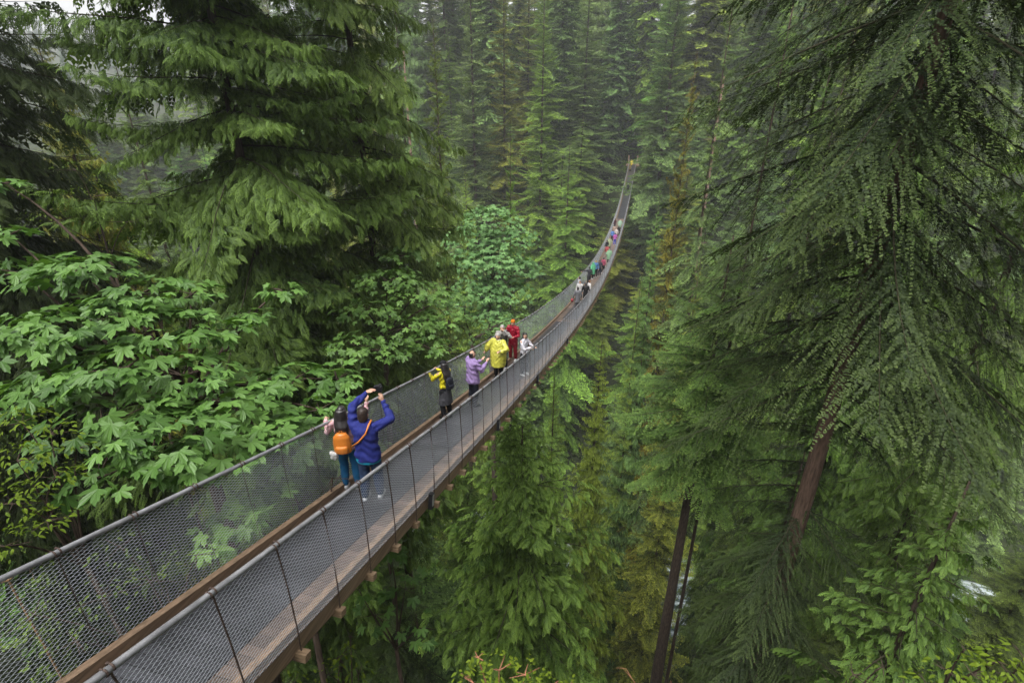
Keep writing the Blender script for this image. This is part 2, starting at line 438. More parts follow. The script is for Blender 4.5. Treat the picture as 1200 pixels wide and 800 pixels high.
def limbs(A, rng, base, tips, r0, mid=.5):
    for tp_ in tips:
        b = np.array(base, float); t = np.array(tp_[:3], float)
        m = b + (t - b) * mid + np.array((rng.normal(0, .08), rng.normal(0, .08), .18)) * np.linalg.norm(t - b)
        u = np.linspace(0, 1, 9)[:, None]
        c = (1 - u) ** 2 * b + 2 * u * (1 - u) * m + u * u * t
        A.tube(c, r0 * (1.05 - u[:, 0]) ** .8 * .6 + .004, 6, cap=False)
# ------------------------------------------------------------------ the suspension bridge
S_ = 1.1
XR = -2.797 * S_; XL = XR - 1.5 * S_; XM = (XR + XL) / 2
def bz(y):
    t = np.asarray(y, float) / (100 * S_)
    return CZ + S_ * (-3.795 - 29.536 * t + 17.15 * t ** 2 + 2.639 * t ** 3)
RAILH = 1.2 * S_
Y0, Y1 = -1.5, 133.0
def bslope(y): return float((bz(y + .05) - bz(y - .05)) / .1)
M['rail'] = simple('galvanised_rail', (.24, .24, .25), .5, .35, var=.35, scale=14, bump=.15, stretch=(1, .4, 1))
M['wire'] = simple('galvanised_wire', (.36, .38, .41), .45, .5, var=.15, scale=30)
M['rod'] = simple('rusty_suspender', (.085, .060, .050), .7, .3, var=.4, scale=25)
def planks(name, c, board, var=.3, across=True):
    """boards along or across the deck with their own tone, grain and dark joints"""
    m, nt, p = nodes(name); N = nt.nodes; L = nt.links
    tc = N.new('ShaderNodeTexCoord'); sx = N.new('ShaderNodeSeparateXYZ'); L.new(tc.outputs['Object'], sx.inputs[0])
    mul = N.new('ShaderNodeMath'); mul.operation = 'MULTIPLY'; mul.inputs[1].default_value = 1 / board
    L.new(sx.outputs['Y' if across else 'X'], mul.inputs[0])
    fl = N.new('ShaderNodeMath'); fl.operation = 'FLOOR'; L.new(mul.outputs[0], fl.inputs[0])
    fr = N.new('ShaderNodeMath'); fr.operation = 'FRACT'; L.new(mul.outputs[0], fr.inputs[0])
    w = N.new('ShaderNodeTexWhiteNoise'); w.noise_dimensions = '1D'; L.new(fl.outputs[0], w.inputs['W'])
    mp = N.new('ShaderNodeMapping'); mp.inputs['Scale'].default_value = (2, 20, 20) if across else (20, 1.2, 20)
    nz = N.new('ShaderNodeTexNoise'); nz.inputs['Scale'].default_value = 3; nz.inputs['Detail'].default_value = 6
    L.new(tc.outputs['Object'], mp.inputs[0]); L.new(mp.outputs[0], nz.inputs['Vector'])
    add = N.new('ShaderNodeMath'); add.operation = 'ADD'; L.new(w.outputs['Value'], add.inputs[0]); L.new(nz.outputs['Fac'], add.inputs[1])
    cr = N.new('ShaderNodeValToRGB'); e = cr.color_ramp.elements; e[0].position = .25; e[1].position = .85
    e[0].color = rgb([q * (1 - var) for q in c]); e[1].color = rgb([q * (1 + var) for q in c])
    hf = N.new('ShaderNodeMath'); hf.operation = 'MULTIPLY'; hf.inputs[1].default_value = .55; L.new(add.outputs[0], hf.inputs[0])
    L.new(hf.outputs[0], cr.inputs[0])
    gt = N.new('ShaderNodeMath'); gt.operation = 'GREATER_THAN'; gt.inputs[1].default_value = .07; L.new(fr.outputs[0], gt.inputs[0])
    mx = N.new('ShaderNodeMixRGB'); mx.inputs[1].default_value = rgb([q * .25 for q in c])
    L.new(gt.outputs[0], mx.inputs[0]); L.new(cr.outputs[0], mx.inputs[2]); st = N.new('ShaderNodeTexNoise'); st.inputs['Scale'].default_value = 1.7; st.inputs['Detail'].default_value = 7
    L.new(tc.outputs['Object'], st.inputs['Vector']); sr = N.new('ShaderNodeMapRange')
    sr.inputs['From Min'].default_value = .35; sr.inputs['From Max'].default_value = .65; sr.inputs['To Min'].default_value = .55; sr.inputs['To Max'].default_value = 1.1
    L.new(st.outputs['Fac'], sr.inputs[0]); m2 = N.new('ShaderNodeMixRGB'); m2.blend_type = 'MULTIPLY'; m2.inputs[0].default_value = 1
    L.new(mx.outputs[0], m2.inputs[1]); L.new(sr.outputs[0], m2.inputs[2]); L.new(m2.outputs[0], p.inputs['Base Color'])
    rr = N.new('ShaderNodeMapRange'); rr.inputs['To Min'].default_value = .22; rr.inputs['To Max'].default_value = .6
    L.new(st.outputs['Fac'], rr.inputs[0]); L.new(rr.outputs[0], p.inputs['Roughness'])
    b = N.new('ShaderNodeBump'); b.inputs['Strength'].default_value = .4; b.inputs['Distance'].default_value = .01
    L.new(nz.outputs['Fac'], b.inputs['Height']); L.new(b.outputs[0], p.inputs['Normal'])
    return m
M['board'] = simple('stained_timber', (.20, .135, .088), .55, var=.35, scale=2.2, bump=.3, stretch=(14, .8, 14))
M['pinkboard'] = planks('worn_brown_deck_boards', (.135, .096, .075), .14, .3, True)
M['mat'] = planks('dark_grey_walkway_strip', (.036, .036, .042), .14, .22, True)
M['timber'] = simple('pale_crossbeam_timber', (.19, .13, .078), .7, var=.35, scale=4, bump=.3, stretch=(2, 14, 14))
M['black'] = simple('black_plastic', (.012, .012, .014), .45, var=.2)
M['sign'] = simple('brushed_plate', (.30, .30, .28), .5, .3)

bridge = empty('suspension_bridge', (XM, 0, float(bz(0))), 0, 'long narrow pedestrian suspension bridge with chain-link sides sagging over the canyon', 'bridge')
BO = np.array((XM, 0, float(bz(0))))
def bb(A, name, mat, smooth=False, parent=None):
    for i, v in enumerate(A.v): A.v[i] = (v - BO).astype(np.float32)
    return A.build(name, mat, parent or bridge, smooth)
ys = np.concatenate([np.arange(Y0, 30, .35), np.arange(30, Y1 + .01, .7)])
def path(dx, dz, yy=ys): return np.stack([np.full_like(yy, XR + dx), yy, bz(yy) + dz], 1)
FL, FR = XL - XR + .16, -.16          # the walked floor between the two kerb timbers (relative to XR)
A = Acc(); A.strip([(FL, -.035), (FR, -.035), (FR, 0), (FL, 0)], path(0, 0)); bb(A, 'deck', M['pinkboard'])
A = Acc(); cxm = (FL + FR) / 2
A.strip([(FL + .13, .004), (FR - .30, .004), (FR - .30, .016), (FL + .13, .016)], path(0, 0, ys[(ys < 28.6)])); bb(A, 'walkway_strip', M['mat'])
A = Acc(); A.strip([(FL + .30, .004), (FR - .12, .004), (FR - .12, .016), (FL + .30, .016)], path(0, 0, ys[(ys > 29) & (ys < 37)])); bb(A, 'walkway_strip', M['mat'])
A = Acc(); A.strip([(FL + .04, .004), (FR - .04, .004), (FR - .04, .016), (FL + .04, .016)], path(0, 0, ys[(ys > 92)])); bb(A, 'walkway_strip', M['mat'])
for a, b in ((FL - .09, FL - .002), (FR + .002, FR + .09)):
    A = Acc(); A.strip([(a, -.10), (b, -.10), (b, .115), (a, .115)], path(0, 0)); bb(A, 'kerb_timber', M['board'])
for a, b in ((FL - .125, FL - .095), (FR + .095, FR + .125)):
    A = Acc(); A.strip([(a, -.19), (b, -.19), (b, .03), (a, .03)], path(0, 0)); bb(A, 'side_board', M['board'])
for dx in (0, XL - XR):
    A = Acc(); A.tube(path(dx, RAILH), .027, 8); bb(A, 'handrail', M['rail'], True)
for dx in (FL - .14, FR + .14):      # the thin cable along the net's foot, the main cable below the deck
    A = Acc(); A.tube(path(dx, .055), .008, 5); bb(A, 'foot_cable', M['rod'], True)
    A = Acc(); A.tube(path(dx - .12 * np.sign(dx + .8), -.30), .03, 6); bb(A, 'main_cable', M['rod'], True)
# chain link nets: every wire is a zigzag column running from the foot to the rail
def net(side):
    foot = (FR + .145) if side > 0 else (FL - .145); top = 0.0 if side > 0 else XL - XR
    pitch = .043
    for lo, hi in ((Y0, 12.), (12., 45.), (45., Y1)):
        if lo > 40: pitch = .07
        yy = np.arange(lo, hi, pitch); rows = int(round((RAILH) / (pitch * .5)))
        k = np.arange(rows + 1)
        s = (k / rows)
        zig = ((k[None] + np.arange(len(yy))[:, None]) % 2) * pitch
        Y = yy[:, None] + zig
        sag = .035 * np.sin(s * math.pi)[None] * (1 if side > 0 else -1) + .012 * np.sin(yy * 2.1)[:, None] * np.sin(s * math.pi)[None]
        X = XR + foot + (top - foot) * s[None] + sag
        Z = bz(Y) + .05 + (RAILH - .05) * s[None]
        P = np.stack([X + 0 * Y, Y, Z], -1)
        r = .0019 if lo < 40 else .003
        offs = np.array([(r, 0, 0), (-r * .5, r * .87, 0), (-r * .5, -r * .87, 0)])
        offs = np.array([(r, 0, 0), (-r * .5, .0, r * 1.2), (-r * .5, .0, -r * 1.2)])
        V = (P[:, :, None] + offs[None, None]).reshape(-1, 3)
        n, m_ = P.shape[:2]
        i = (np.arange(n)[:, None] * m_ + np.arange(m_ - 1)[None]) * 3
        F = np.concatenate([np.stack([i + a, i + b, i + 3 + b, i + 3 + a], -1).reshape(-1, 4) for a, b in ((0, 1), (1, 2), (2, 0))])
        A_ = netA
        A_.add(V, F)
for side in (1, -1):
    netA = Acc(); net(side); bb(netA, 'chain_link_net', M['wire'])
# cross beams and suspenders
SP = .645 * S_; YB0 = 2.707 * S_
rng = np.random.default_rng(5)
ks = np.arange(int((Y0 - YB0) / SP), int((Y1 - YB0) / SP))
rest = Acc(); restr = Acc(); cnt = 0
for n_, k in enumerate(ks):
    y = YB0 + k * SP
    A = Acc(); h = (.905 + rng.uniform(-.03, .03), .048, .045)
    sl = math.atan(bslope(y)); R = np.array(Euler((sl, 0, rng.normal(0, .008))).to_matrix())
    c = (XM + rng.uniform(-.02, .02), y, float(bz(y)) - .20)
    near = n_ < 100
    (A if near else rest).box(c, h, R)
    if near: bb(A, 'cross_beam', M['timber'])
    for side in (1, -1):
        near2 = n_ < 50
        B = Acc() if near2 else restr
        foot = (FR + .15) if side > 0 else (FL - .15); top = .0 if side > 0 else XL - XR
        lean = rng.normal(0, .02) - (.10 if k < -1 else 0)
        o = .01 * side
        p0 = np.array((XR + foot + o, y + .02, float(bz(y)) - .16)); p1 = np.array((XR + top + o, y + .02 + lean, float(bz(y + lean)) + RAILH + .01))
        rr_ = .0085 if side > 0 else .004
        B.tube([p0, p0 * .75 + p1 * .25 + (.02 * side, 0, 0), p0 * .4 + p1 * .6 + (.02 * side, 0, 0), p1], rr_, 5)
        th = np.linspace(0, 2 * math.pi, 11)
        for dy in (-.022, .022):
            ring = np.stack([p1[0] - o + .034 * np.cos(th), np.full(11, p1[1] + dy), p1[2] - .01 + .034 * np.sin(th)], 1)
            B.tube(ring, .0075, 5, cap=False)
        if near2: bb(B, 'suspender', M['rod'])
tag(bb(rest, 'cross_beams_beyond', M['timber']), kind='stuff')
tag(bb(restr, 'suspenders_beyond', M['rod']), kind='stuff')
# black boxes strapped to the outside of the nets
for (y, side, h) in ((2.15, 1, .16), (6.35, 1, .14), (10.55, 1, .14), (15.6, 1, .14), (23, 1, .14), (5.3, -1, .12), (9.9, -1, .12)):
    z = float(bz(y)); x = XR + (FR + .20 if side > 0 else FL - .20)
    A = Acc(); R = np.array(Euler((math.atan(bslope(y)), 0, 0)).to_matrix())
    A.box((x, y, z - .02), (.036, .045, h), R)
    A.box((x, y, z - .02 + h + .004), (.028, .036, .006), R)
    o = bb(A, 'light_box', M['black'])
    A = Acc(); A.box((x + .040 * side, y, z + .0), (.003, .03, h * .7), R); bb(A, 'face_plate', M['sign'], parent=o)
    o.children[0].matrix_parent_inverse = Matrix.Identity(4)
# far landing: timber platform and two pillars that carry the cables
def landing():
    e = empty('bridge_landing', (XM, 134.5, float(bz(133)) - .1), 0, 'small dark timber landing where the far end of the bridge meets the bank', 'platform')
    A = Acc(); A.box((0, 1.2, -.15), (1.6, 2.4, .12)); A.build('platform', M['board'], e)
    for sx in (-1, 1):
        A = Acc(); A.box((sx * 1.05, 0, .7), (.14, .14, 1.4)); A.build('post', M['board'], e)
landing()
# ------------------------------------------------------------------ trees
def crown_filter(A, loc, rz, sc=(1, 1, 1), n=4):
    """drop leaflets that would grow through the bridge"""
    for i in range(len(A.v)):
        v = A.v[i].reshape(-1, n, 3)
        w = rot_z(v[:, 0] * np.array(sc), rz) + np.asarray(loc)
        inb = (w[:, 0] > XL - .35) & (w[:, 0] < XR + .40) & (w[:, 2] > bz(w[:, 1]) - .6) & (w[:, 1] > -3) & (w[:, 1] < 136)
        if inb.any():
            v = v[~inb]; k = v.shape[0]
            t = A.t[i].reshape(-1, n)[~inb].ravel()
            A.v[i] = v.reshape(-1, 3); A.t[i] = t; A.f[i] = (np.arange(k * n, dtype=np.int32).reshape(k, n), A.f[i][1])
    A.n = 0
    for i in range(len(A.v)):
        k = len(A.v[i]) // n
        A.f[i] = (np.arange(k * n, dtype=np.int32).reshape(k, n) + A.n, A.f[i][1]); A.n += k * n
CLEAR = [(812, 662, 16), (830, 752, 16), (700, 690, 10), (690, 655, 8)]
def blocks_view(x, y, top, R):
    for (u, v, w) in CLEAR:
        d = at(u, v, 1) - np.array((0, 0, CZ)); t = CZ / -d[2]; s = np.linspace(.05, 1, 80) * t
        P = np.array((0, 0, CZ)) + s[:, None] * d
        if ((np.hypot(P[:, 0] - x, P[:, 1] - y) < R + .02 * s) & (P[:, 2] < top)).any(): return True
    return False
def near_bridge(x, y, R): return XL - R < x < XR + R and -5 < y < 140

prof_cone = lambda t: (1 - t) ** .62 * (.6 + .4 * min(1, t / .10)) + .04
prof_spire = lambda t: (1 - t) ** .88 * (.75 + .25 * min(1, t / .10)) + .04
prof_full = lambda t: math.sin(math.pi * min(1, (t * .8 + .2))) ** .55 * (1 - t) ** .30 + .03
prof_col = lambda t: (1 - t ** 2.6) ** .8 * (.65 + .35 * min(1, t / .1)) * .95 + .04

R_ = np.random.default_rng
# --- distant and middle distance prototypes (copied many times)
PROTO = {}
def protos():
    rg = R_(11)
    ft = []
    for _ in range(5):
        v, t = fir_branch(rg, 4.0, spacing=.42, leaf=.62, lw=.125, width=.40, hang=.20, lsp=.26); ft.append((v, t))
    for k, (prof, nb, R, dr, pt, cr) in enumerate([(prof_cone, 620, 5.0, .30, (.45, -.15), 1.0), (prof_col, 560, 4.4, .42, (.5, -.2), 1.0),
                                             (prof_cone, 520, 5.6, .24, (.5, .05), .9), (prof_col, 480, 4.2, .50, (.4, -.3), 1.1)]):
        PROTO['far%d' % k] = grow_conifer(R_(20 + k), 40, 2 + 2 * k, R, ft, 4.0, nb, prof, pt, dr, .10, trunk_r=.42, limb_r=.05, crowd=cr, gap=.03 + .03 * k, pj=.28, lump=.35, lr=(.45, 1.2)) + (40, R)
    mt = []
    for _ in range(5):
        v, t = fir_branch(rg, 4.0, spacing=.23, leaf=.27, lw=.055, width=.40, hang=.26, lsp=.13); mt.append((v, t))
    for k, (prof, nb, R, dr, pt) in enumerate([(prof_cone, 520, 5.0, .30, (.45, -.10)), (prof_full, 460, 4.6, .36, (.35, -.2)), (prof_col, 460, 4.2, .45, (.4, -.2))]):
        PROTO['mid%d' % k] = grow_conifer(R_(40 + k), 32, 1, R, mt, 4.0, nb, prof, pt, dr, .12, trunk_r=.34, limb_r=.045, gap=.04, pj=.28, lump=.35, lr=(.45, 1.2)) + (32, R)
    ct = []
    for _ in range(4):
        v, t = cedar_branch(rg, 4.6, Lf=.66, spacing=.30, nf=5, lw=.042, width=.36, hang=.9); ct.append((v, t))
    for k, (prof, nb, R) in enumerate([(prof_spire, 470, 6.2), (prof_col, 430, 5.2)]):
        PROTO['ced%d' % k] = grow_conifer(R_(60 + k), 38, 1, R, ct, 4.6, nb, prof, (.35, -.10), .34, .20, trunk_r=.4, limb_r=.045, gap=.03, pj=.22, lump=.25, lr=(.6, 1.15)) + (38, R)
    bt = []
    for _ in range(5):
        v, t = fir_branch(rg, 6.0, spacing=.27, leaf=.30, lw=.058, width=.36, hang=.13, lsp=.16); bt.append((v, t))
    for k, (prof, nb, R, dr, pt) in enumerate([(prof_spire, 480, 7.4, .30, (.50, -.12)), (prof_full, 420, 6.2, .38, (.40, -.25))]):
        PROTO['big%d' % k] = grow_conifer(R_(80 + k), 44, 1, R, bt, 6.0, nb, prof, pt, dr, .14, trunk_r=.32, limb_r=.04, gap=.05, pj=.28, lump=.35, lr=(.45, 1.2)) + (44, R)
protos()
PM = {}
def proto_objects(key):
    if key not in PM:
        cr, wd, H, R = PROTO[key]
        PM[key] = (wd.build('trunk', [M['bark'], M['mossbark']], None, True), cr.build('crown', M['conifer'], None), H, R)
        for o in PM[key][:2]: C.objects.unlink(o)
    return PM[key]
PLACED = []
def set_tree(key, x, y, top, Rw, mat, name, label, group=None, rz=None, base=None, barkm=None):
    wd, cr, H, R = proto_objects(key)
    b = float(gz(x, y)) - .5 if base is None else base
    e = empty(name, (x, y, b), random.random() * 6.28 if rz is None else rz, label, 'tree', group)
    h = top - b
    e.scale = (Rw / R, Rw / R, h / H)
    for src in (wd, cr):
        o = src.copy(); C.objects.link(o); o.parent = e
        if src is cr: o.color = TINT[mat] + (1,)
        elif barkm: o.data = src.data.copy(); o.data.materials[0] = barkm
    PLACED.append((x, y, Rw))
    return e
random.seed(4)
def mid(u, vtop, d, key, Rw, mat, name, label, group=None, barkm=None, rz=None):
    d0 = d; p = at(u, vtop, d); step = .5 if d > 49 else -.5
    while 47.5 < p[1] < 77:          # nothing grows in the river
        d += step; p = at(u, vtop, d)
    Rw *= d / d0
    return set_tree(key, p[0], p[1], p[2], Rw, mat, name, label, group, rz, barkm=barkm)
# trees one can name, left of the bridge from left to right, then right of it
mid(40, 40, 26, 'ced1', 4.4, 'olive', 'cedar_tree', 'brownish cedar filling the gap between the left edge fir and the big cedar')
mid(135, 75, 38, 'big1', 6.4, 'blue', 'fir_tree', 'grey-green fir glimpsed between the left edge fir and the big cedar')
mid(95, 150, 34, 'ced1', 5.0, 'green', 'cedar_tree', 'green treetop low between the left edge fir and the big cedar')
mid(507, 20, 40, 'mid0', 4.0, 'olive', 'fir_tree', 'narrow olive-brown fir between the big drooping cedar and the misty green firs')
mid(455, -90, 49, 'big1', 5.5, 'blue', 'fir_tree', 'tall dim fir rising just behind the right edge of the big drooping cedar')
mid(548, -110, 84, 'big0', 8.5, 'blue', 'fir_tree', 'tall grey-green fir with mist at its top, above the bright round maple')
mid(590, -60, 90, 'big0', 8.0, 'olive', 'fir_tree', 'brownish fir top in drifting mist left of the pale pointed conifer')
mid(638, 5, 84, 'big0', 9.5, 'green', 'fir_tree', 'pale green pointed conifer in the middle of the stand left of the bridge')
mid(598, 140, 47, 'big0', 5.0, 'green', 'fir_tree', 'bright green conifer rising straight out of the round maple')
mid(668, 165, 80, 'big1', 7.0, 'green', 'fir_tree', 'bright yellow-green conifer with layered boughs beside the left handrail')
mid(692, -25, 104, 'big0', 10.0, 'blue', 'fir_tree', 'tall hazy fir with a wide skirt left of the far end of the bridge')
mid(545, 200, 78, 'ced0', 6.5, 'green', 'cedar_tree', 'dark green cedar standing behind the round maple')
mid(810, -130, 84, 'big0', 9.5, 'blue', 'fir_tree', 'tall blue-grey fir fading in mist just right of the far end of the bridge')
mid(778, 75, 98, 'ced0', 6.5, 'blue', 'cedar_tree', 'grey-green cedar crowding the right side of the far bridge end')
mid(817, 60, 47, 'mid0', 3.2, 'rust', 'fir_tree', 'thin rusty-brown conifer right of the bridge')
mid(870, -70, 47, 'big1', 6.0, 'blue', 'fir_tree', 'misty green fir right of the rusty-brown conifer')
mid(775, 215, 48, 'ced0', 4.6, 'blue', 'cedar_tree', 'cedar with pale green hanging boughs below the rusty-brown conifer')
mid(752, 320, 48, 'big0', 4.6, 'green', 'fir_tree', 'bright green treetop close to the right of the bridge where the crowd stands')
mid(822, 300, 37, 'big0', 4.8, 'olive', 'fir_tree', 'olive conifer in front of the misty slope, left of the leaning hemlock')
mid(706, 395, 38, 'ced0', 4.6, 'green', 'cedar_tree', 'mid-green cedar top under the bridge deck, right of the walkway sag')
mid(1030, -80, 34, 'big1', 5.5, 'fir', 'fir_tree', 'tall dim green fir behind the hanging boughs of the big hemlock')  # dark tint puts the shade behind the hemlock into the colour
mid(1005, -60, 40, 'ced0', 5.0, 'fir', 'cedar_tree', 'dark cedar between the hemlock spire and the big hemlock')
mid(1135, -20, 28, 'ced1', 5.6, 'fir', 'cedar_tree', 'dark cedar behind the big hemlock at the upper right')  # shade at the upper right painted by the darker tint
mid(650, 435, 30, 'big0', 4.0, 'green', 'fir_tree', 'green treetop right under the bridge beyond the fern-like cedar')
# tall dark trunks above the far landing
mid(733, -160, 122, 'far3', 4.4, 'fir', 'fir_tree', 'very tall dark fir with a long bare reddish trunk behind the far landing', barkm=M['redbark'])
mid(757, -120, 130, 'far3', 5.6, 'fir', 'fir_tree', 'very tall dark fir right of the bare reddish trunk')
mid(714, -70, 134, 'far1', 5.6, 'fir', 'fir_tree', 'dark tall fir left of the bare reddish trunk')
mid(748, 60, 146, 'big0', 7, 'fir', 'fir_tree', 'dark lower fir closing the view behind the far landing')
mid(722, 80, 150, 'big0', 7, 'fir', 'fir_tree', 'dark fir behind the left side of the far landing')
# filler forest over both banks
COLW = {'fir': 'dark green', 'green': 'fresh green', 'blue': 'grey-green', 'cedar': 'deep green', 'olive': 'olive brown'}
def filler():
    rg = R_(77); n = 0; cand = []
    for gy in np.arange(18, 300, 6.4):
        for gx in np.arange(-240, 150, 6.4):
            x = gx + rg.uniform(-2.8, 2.8); y = gy + rg.uniform(-2.8, 2.8)
            if 46 < y < 77: continue
            cand.append((x, y))
    cand.sort(key=lambda q: q[0] ** 2 + q[1] ** 2)
    for (x, y) in cand:
        if n >= 262: break
        b = float(gz(x, y)); H = rg.uniform(24, 40); Rw = rg.uniform(5.2, 7.6)
        if y > 120: H = rg.uniform(46, 66)
        u, v, d = px((x, y, b + H))
        u2, v2, d2 = px((x, y, b + H * .5))
        if d < 24 or (u < -90 or u > 1290) or d2 < 5: continue
        if v > 800: continue
        if v2 < -80: continue
        if near_bridge(x, y, Rw + 1.8):
            top = float(bz(y)) - 2.5
            if b + H > top: H = top - b
            if H < 12 or y > 118: continue
            Rw *= .8
        if any((x - a) ** 2 + (y - c) ** 2 < (7.0 if d < 90 else 7.2) ** 2 for a, c, r in PLACED): continue
        if y < 60 and blocks_view(x, y, b + H, Rw * .8): continue
        if y < 46 and x > -1 and b + H > 62 and u > 700: H = 62 - b + rg.uniform(-8, 0)
        # the sky gap at the upper left
        if u < 175 and d > 25 and v < 95: H -= (95 - v) * d2 / 600
        if H < 10: continue
        if d < 55: key = ['big0', 'big1', 'big0', 'ced0', 'ced1'][rg.integers(5)]
        else: key = ['big0', 'big1', 'big0', 'far0', 'ced0', 'far1'][rg.integers(6)]
        mat = ['fir', 'green', 'blue', 'cedar', 'olive', 'blue'][rg.integers(6)]
        if u > 880 and y < 112 and mat not in ('fir', 'blue'): mat = 'fir'  # darker tint paints shade on the right-hand trees
        if y < 46 and rg.random() < .55: mat = 'fir'  # dim understory painted in with the dark tint
        cedar = key.startswith('ced')
        if y < 46:
            gname, lab = ('conifers on the near slope below the bridge', 'conifer on the steep near slope among its many like neighbours')
        elif y < 112:
            gname, lab = ('conifers on the far canyon wall', 'conifer packed into the forest that covers the far canyon wall')
        elif x < -60:
            gname, lab = ('hazy trees up the canyon', 'conifer fading in haze far up the canyon at the left')
        else:
            gname, lab = ('misty trees on the far bank', 'tall conifer on the top of the far bank behind the bridge end')
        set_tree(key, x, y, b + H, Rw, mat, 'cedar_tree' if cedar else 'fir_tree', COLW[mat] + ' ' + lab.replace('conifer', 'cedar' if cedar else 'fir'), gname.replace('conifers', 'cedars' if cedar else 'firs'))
        n += 1
    print('filler', n)
filler()
mid(1150, 520, 34, 'ced0', 4.2, 'fir', 'cedar_tree', 'dim cedar low at the right edge behind the young bright cedar')
mid(1135, 650, 30, 'big1', 4.2, 'fir', 'fir_tree', 'dark fir top deep in the gorge at the lower right edge')
for i, (x, y, H, Rw, k) in enumerate([(-15, -9, 44, 6.5, 'ced0'), (-24, -1, 46, 6.5, 'mid0'), (11, -9, 44, 6.5, 'ced1'), (2, -13, 42, 6.0, 'mid0'), (19, 0, 46, 6.5, 'ced0')]):  # out-of-view trees added to shade the near crowns
    set_tree(k, x, y, 60 + H, Rw, 'fir', 'cedar_tree' if k[0] == 'c' else 'fir_tree', 'unseen tall dark conifer added round the viewpoint to shade the near trees', 'added shade conifers round the viewpoint')

for i, (u, v, d, w) in enumerate([(655, 40, 118, 'left of the far end of the bridge'), (470, 60, 62, 'right of the big dark cedar'), (846, 90, 70, 'on the misty slope right of the rusty conifer')]):
    p = at(u, v, d); b = float(gz(p[0], p[1])) - .5; rg_ = R_(500 + i); A = Acc(); H_ = p[2] - b
    A.tube([(0, 0, 0), (.2, .1, H_ * .5), (.3, 0, H_)], [.42, .3, .1], 8)
    for q in range(26):
        h = H_ * rg_.uniform(.35, .98); a = rg_.random() * 6.28; l = rg_.uniform(.4, 1.8)
        A.tube([(.3 * h / H_, 0, h), (.3 * h / H_ + math.cos(a) * l, math.sin(a) * l, h + rg_.uniform(-.4, .3))], [.06, .02], 4, cap=False)
    o = A.build('dead_tree', M['redbark'], None, True); o.location = (p[0], p[1], b); tag(o, 'bare grey-brown dead trunk with broken stubs ' + w, 'tree')
_p = at(972, 485, 12.5); CAMAZ = math.atan2(-_p[1], -_p[0])
# --- near trees, each grown on its own
def hero(name, label, u, v, d, top_v_z, hbz, R, kind, nb, mat, seed, barkm='bark', prof=prof_col, pitch=(.3, -.25), droop=.35, uptip=.12,
         trunk_r=.28, rz=0, tw=None, xy=None, curve=None, gap=.04, crowd=1.0, limb_r=.03, detail=1.0, skip=None):
    """trunk passes through (u, v) at depth d; top at world height top_v_z; lowest boughs at world height hbz"""
    p = at(u, v, d) if xy is None else (xy[0], xy[1], 0)
    b = float(gz(p[0], p[1])) - .5
    H = top_v_z - b; rg = R_(seed)
    tl = R * .9
    if kind == 'fir':
        tpl = [fir_branch(rg, tl, spacing=.13 / detail, leaf=.13, lw=.030, width=.42, hang=.55, lsp=.065 / detail, twig=True) for _ in range(4)]
    elif kind == 'needle':
        tpl = [fir_branch(rg, tl, spacing=.125 / detail, leaf=.062, lw=.018, width=.40, hang=.30, lsp=.036 / detail, jit=.008, wild=.8, twig=True) for _ in range(5)]
    else:
        tpl = [cedar_branch(rg, tl, Lf=.40, spacing=.19 / detail, nf=8, lw=.0155, width=.34, hang=1.0) for _ in range(4)]
    cz_ = [cedar_branch(rg, tl, Lf=.8, spacing=.5, nf=5, lw=.055, width=.36) for _ in range(3)] if kind == 'cedar' else [fir_branch(rg, tl, spacing=.24, leaf=.2, lw=.04, width=.40, hang=.25, lsp=.11) for _ in range(3)]
    ac = math.atan2(-p[1], -p[0])
    cur = [fir_branch(rg, tl, spacing=.15, leaf=.064, lw=.019, width=.42, hang=.75, lsp=.027, twig=True, wild=.8) for _ in range(4)] if kind == 'needle' else None
    def coarse(h, a):
        if (math.cos(a - ac) < -.25 and kind == 'cedar') or h + b > 84: return cz_
        return cur if cur and (h + b > 68 or rg.random() < .3) else tpl
    cr, wd = grow_conifer(rg, H, hbz - b, R, tpl, tl, nb, prof, pitch, droop, uptip, trunk_r=trunk_r, limb_r=limb_r, gap=gap, crowd=crowd, curve=curve, skip=skip, coarse=coarse, pj=.35 if kind == 'cedar' else .12, lump=.08 if kind == 'cedar' else 0, lr=(.4, 1.15) if kind == 'cedar' else (.7, 1.1))
    crown_filter(cr, (p[0], p[1], b), rz)
    PLACED.append((p[0], p[1], R))
    return conifer_thing(name, cr, wd, M[mat], M[barkm], (p[0], p[1], b), rz, label)
hero('cedar_tree', 'big dark western cedar with drooping sprays filling the upper left', 285, 200, 17.5, 92, 50, 6.4, 'cedar', 430, 'cedar', 101, gap=.10, droop=.42, uptip=.22)
hero('cedar_tree', 'lighter drooping cedar whose hanging sprays overlap the big dark cedar on its right', 418, 120, 20, 90, 52, 4.6, 'cedar', 330, 'cedar', 102, droop=.45, uptip=.22)
hero('fir_tree', 'dark fir at the left edge with boughs sloping down to the right', -60, 150, 17, 88, 52, 6.4, 'cedar', 400, 'fir', 103, detail=.8, pitch=(.2, -.45), droop=.35)
hero('hemlock_tree', 'big hemlock with a bare slanting trunk and broad hanging boughs on the right', 972, 485, 12.5, 88, 54, 5.2, 'needle', 250, 'fir', 104, barkm='redbark',
     prof=lambda t: (.50 + .50 * min(1, max(0, (t - .24) / .12))) * (1 - t ** 3) ** .6 + .03, pitch=(-.1, -.60), droop=.20, uptip=.05, trunk_r=.30, gap=.05,
     skip=lambda h, a: (lambda z, c: (66 < z < 68.6 and c > .72) or (62.8 < z < 66.2 and c > -.1))(h + float(gz(*at(972, 485, 12.5)[:2])) - .5, math.cos(a - CAMAZ)))
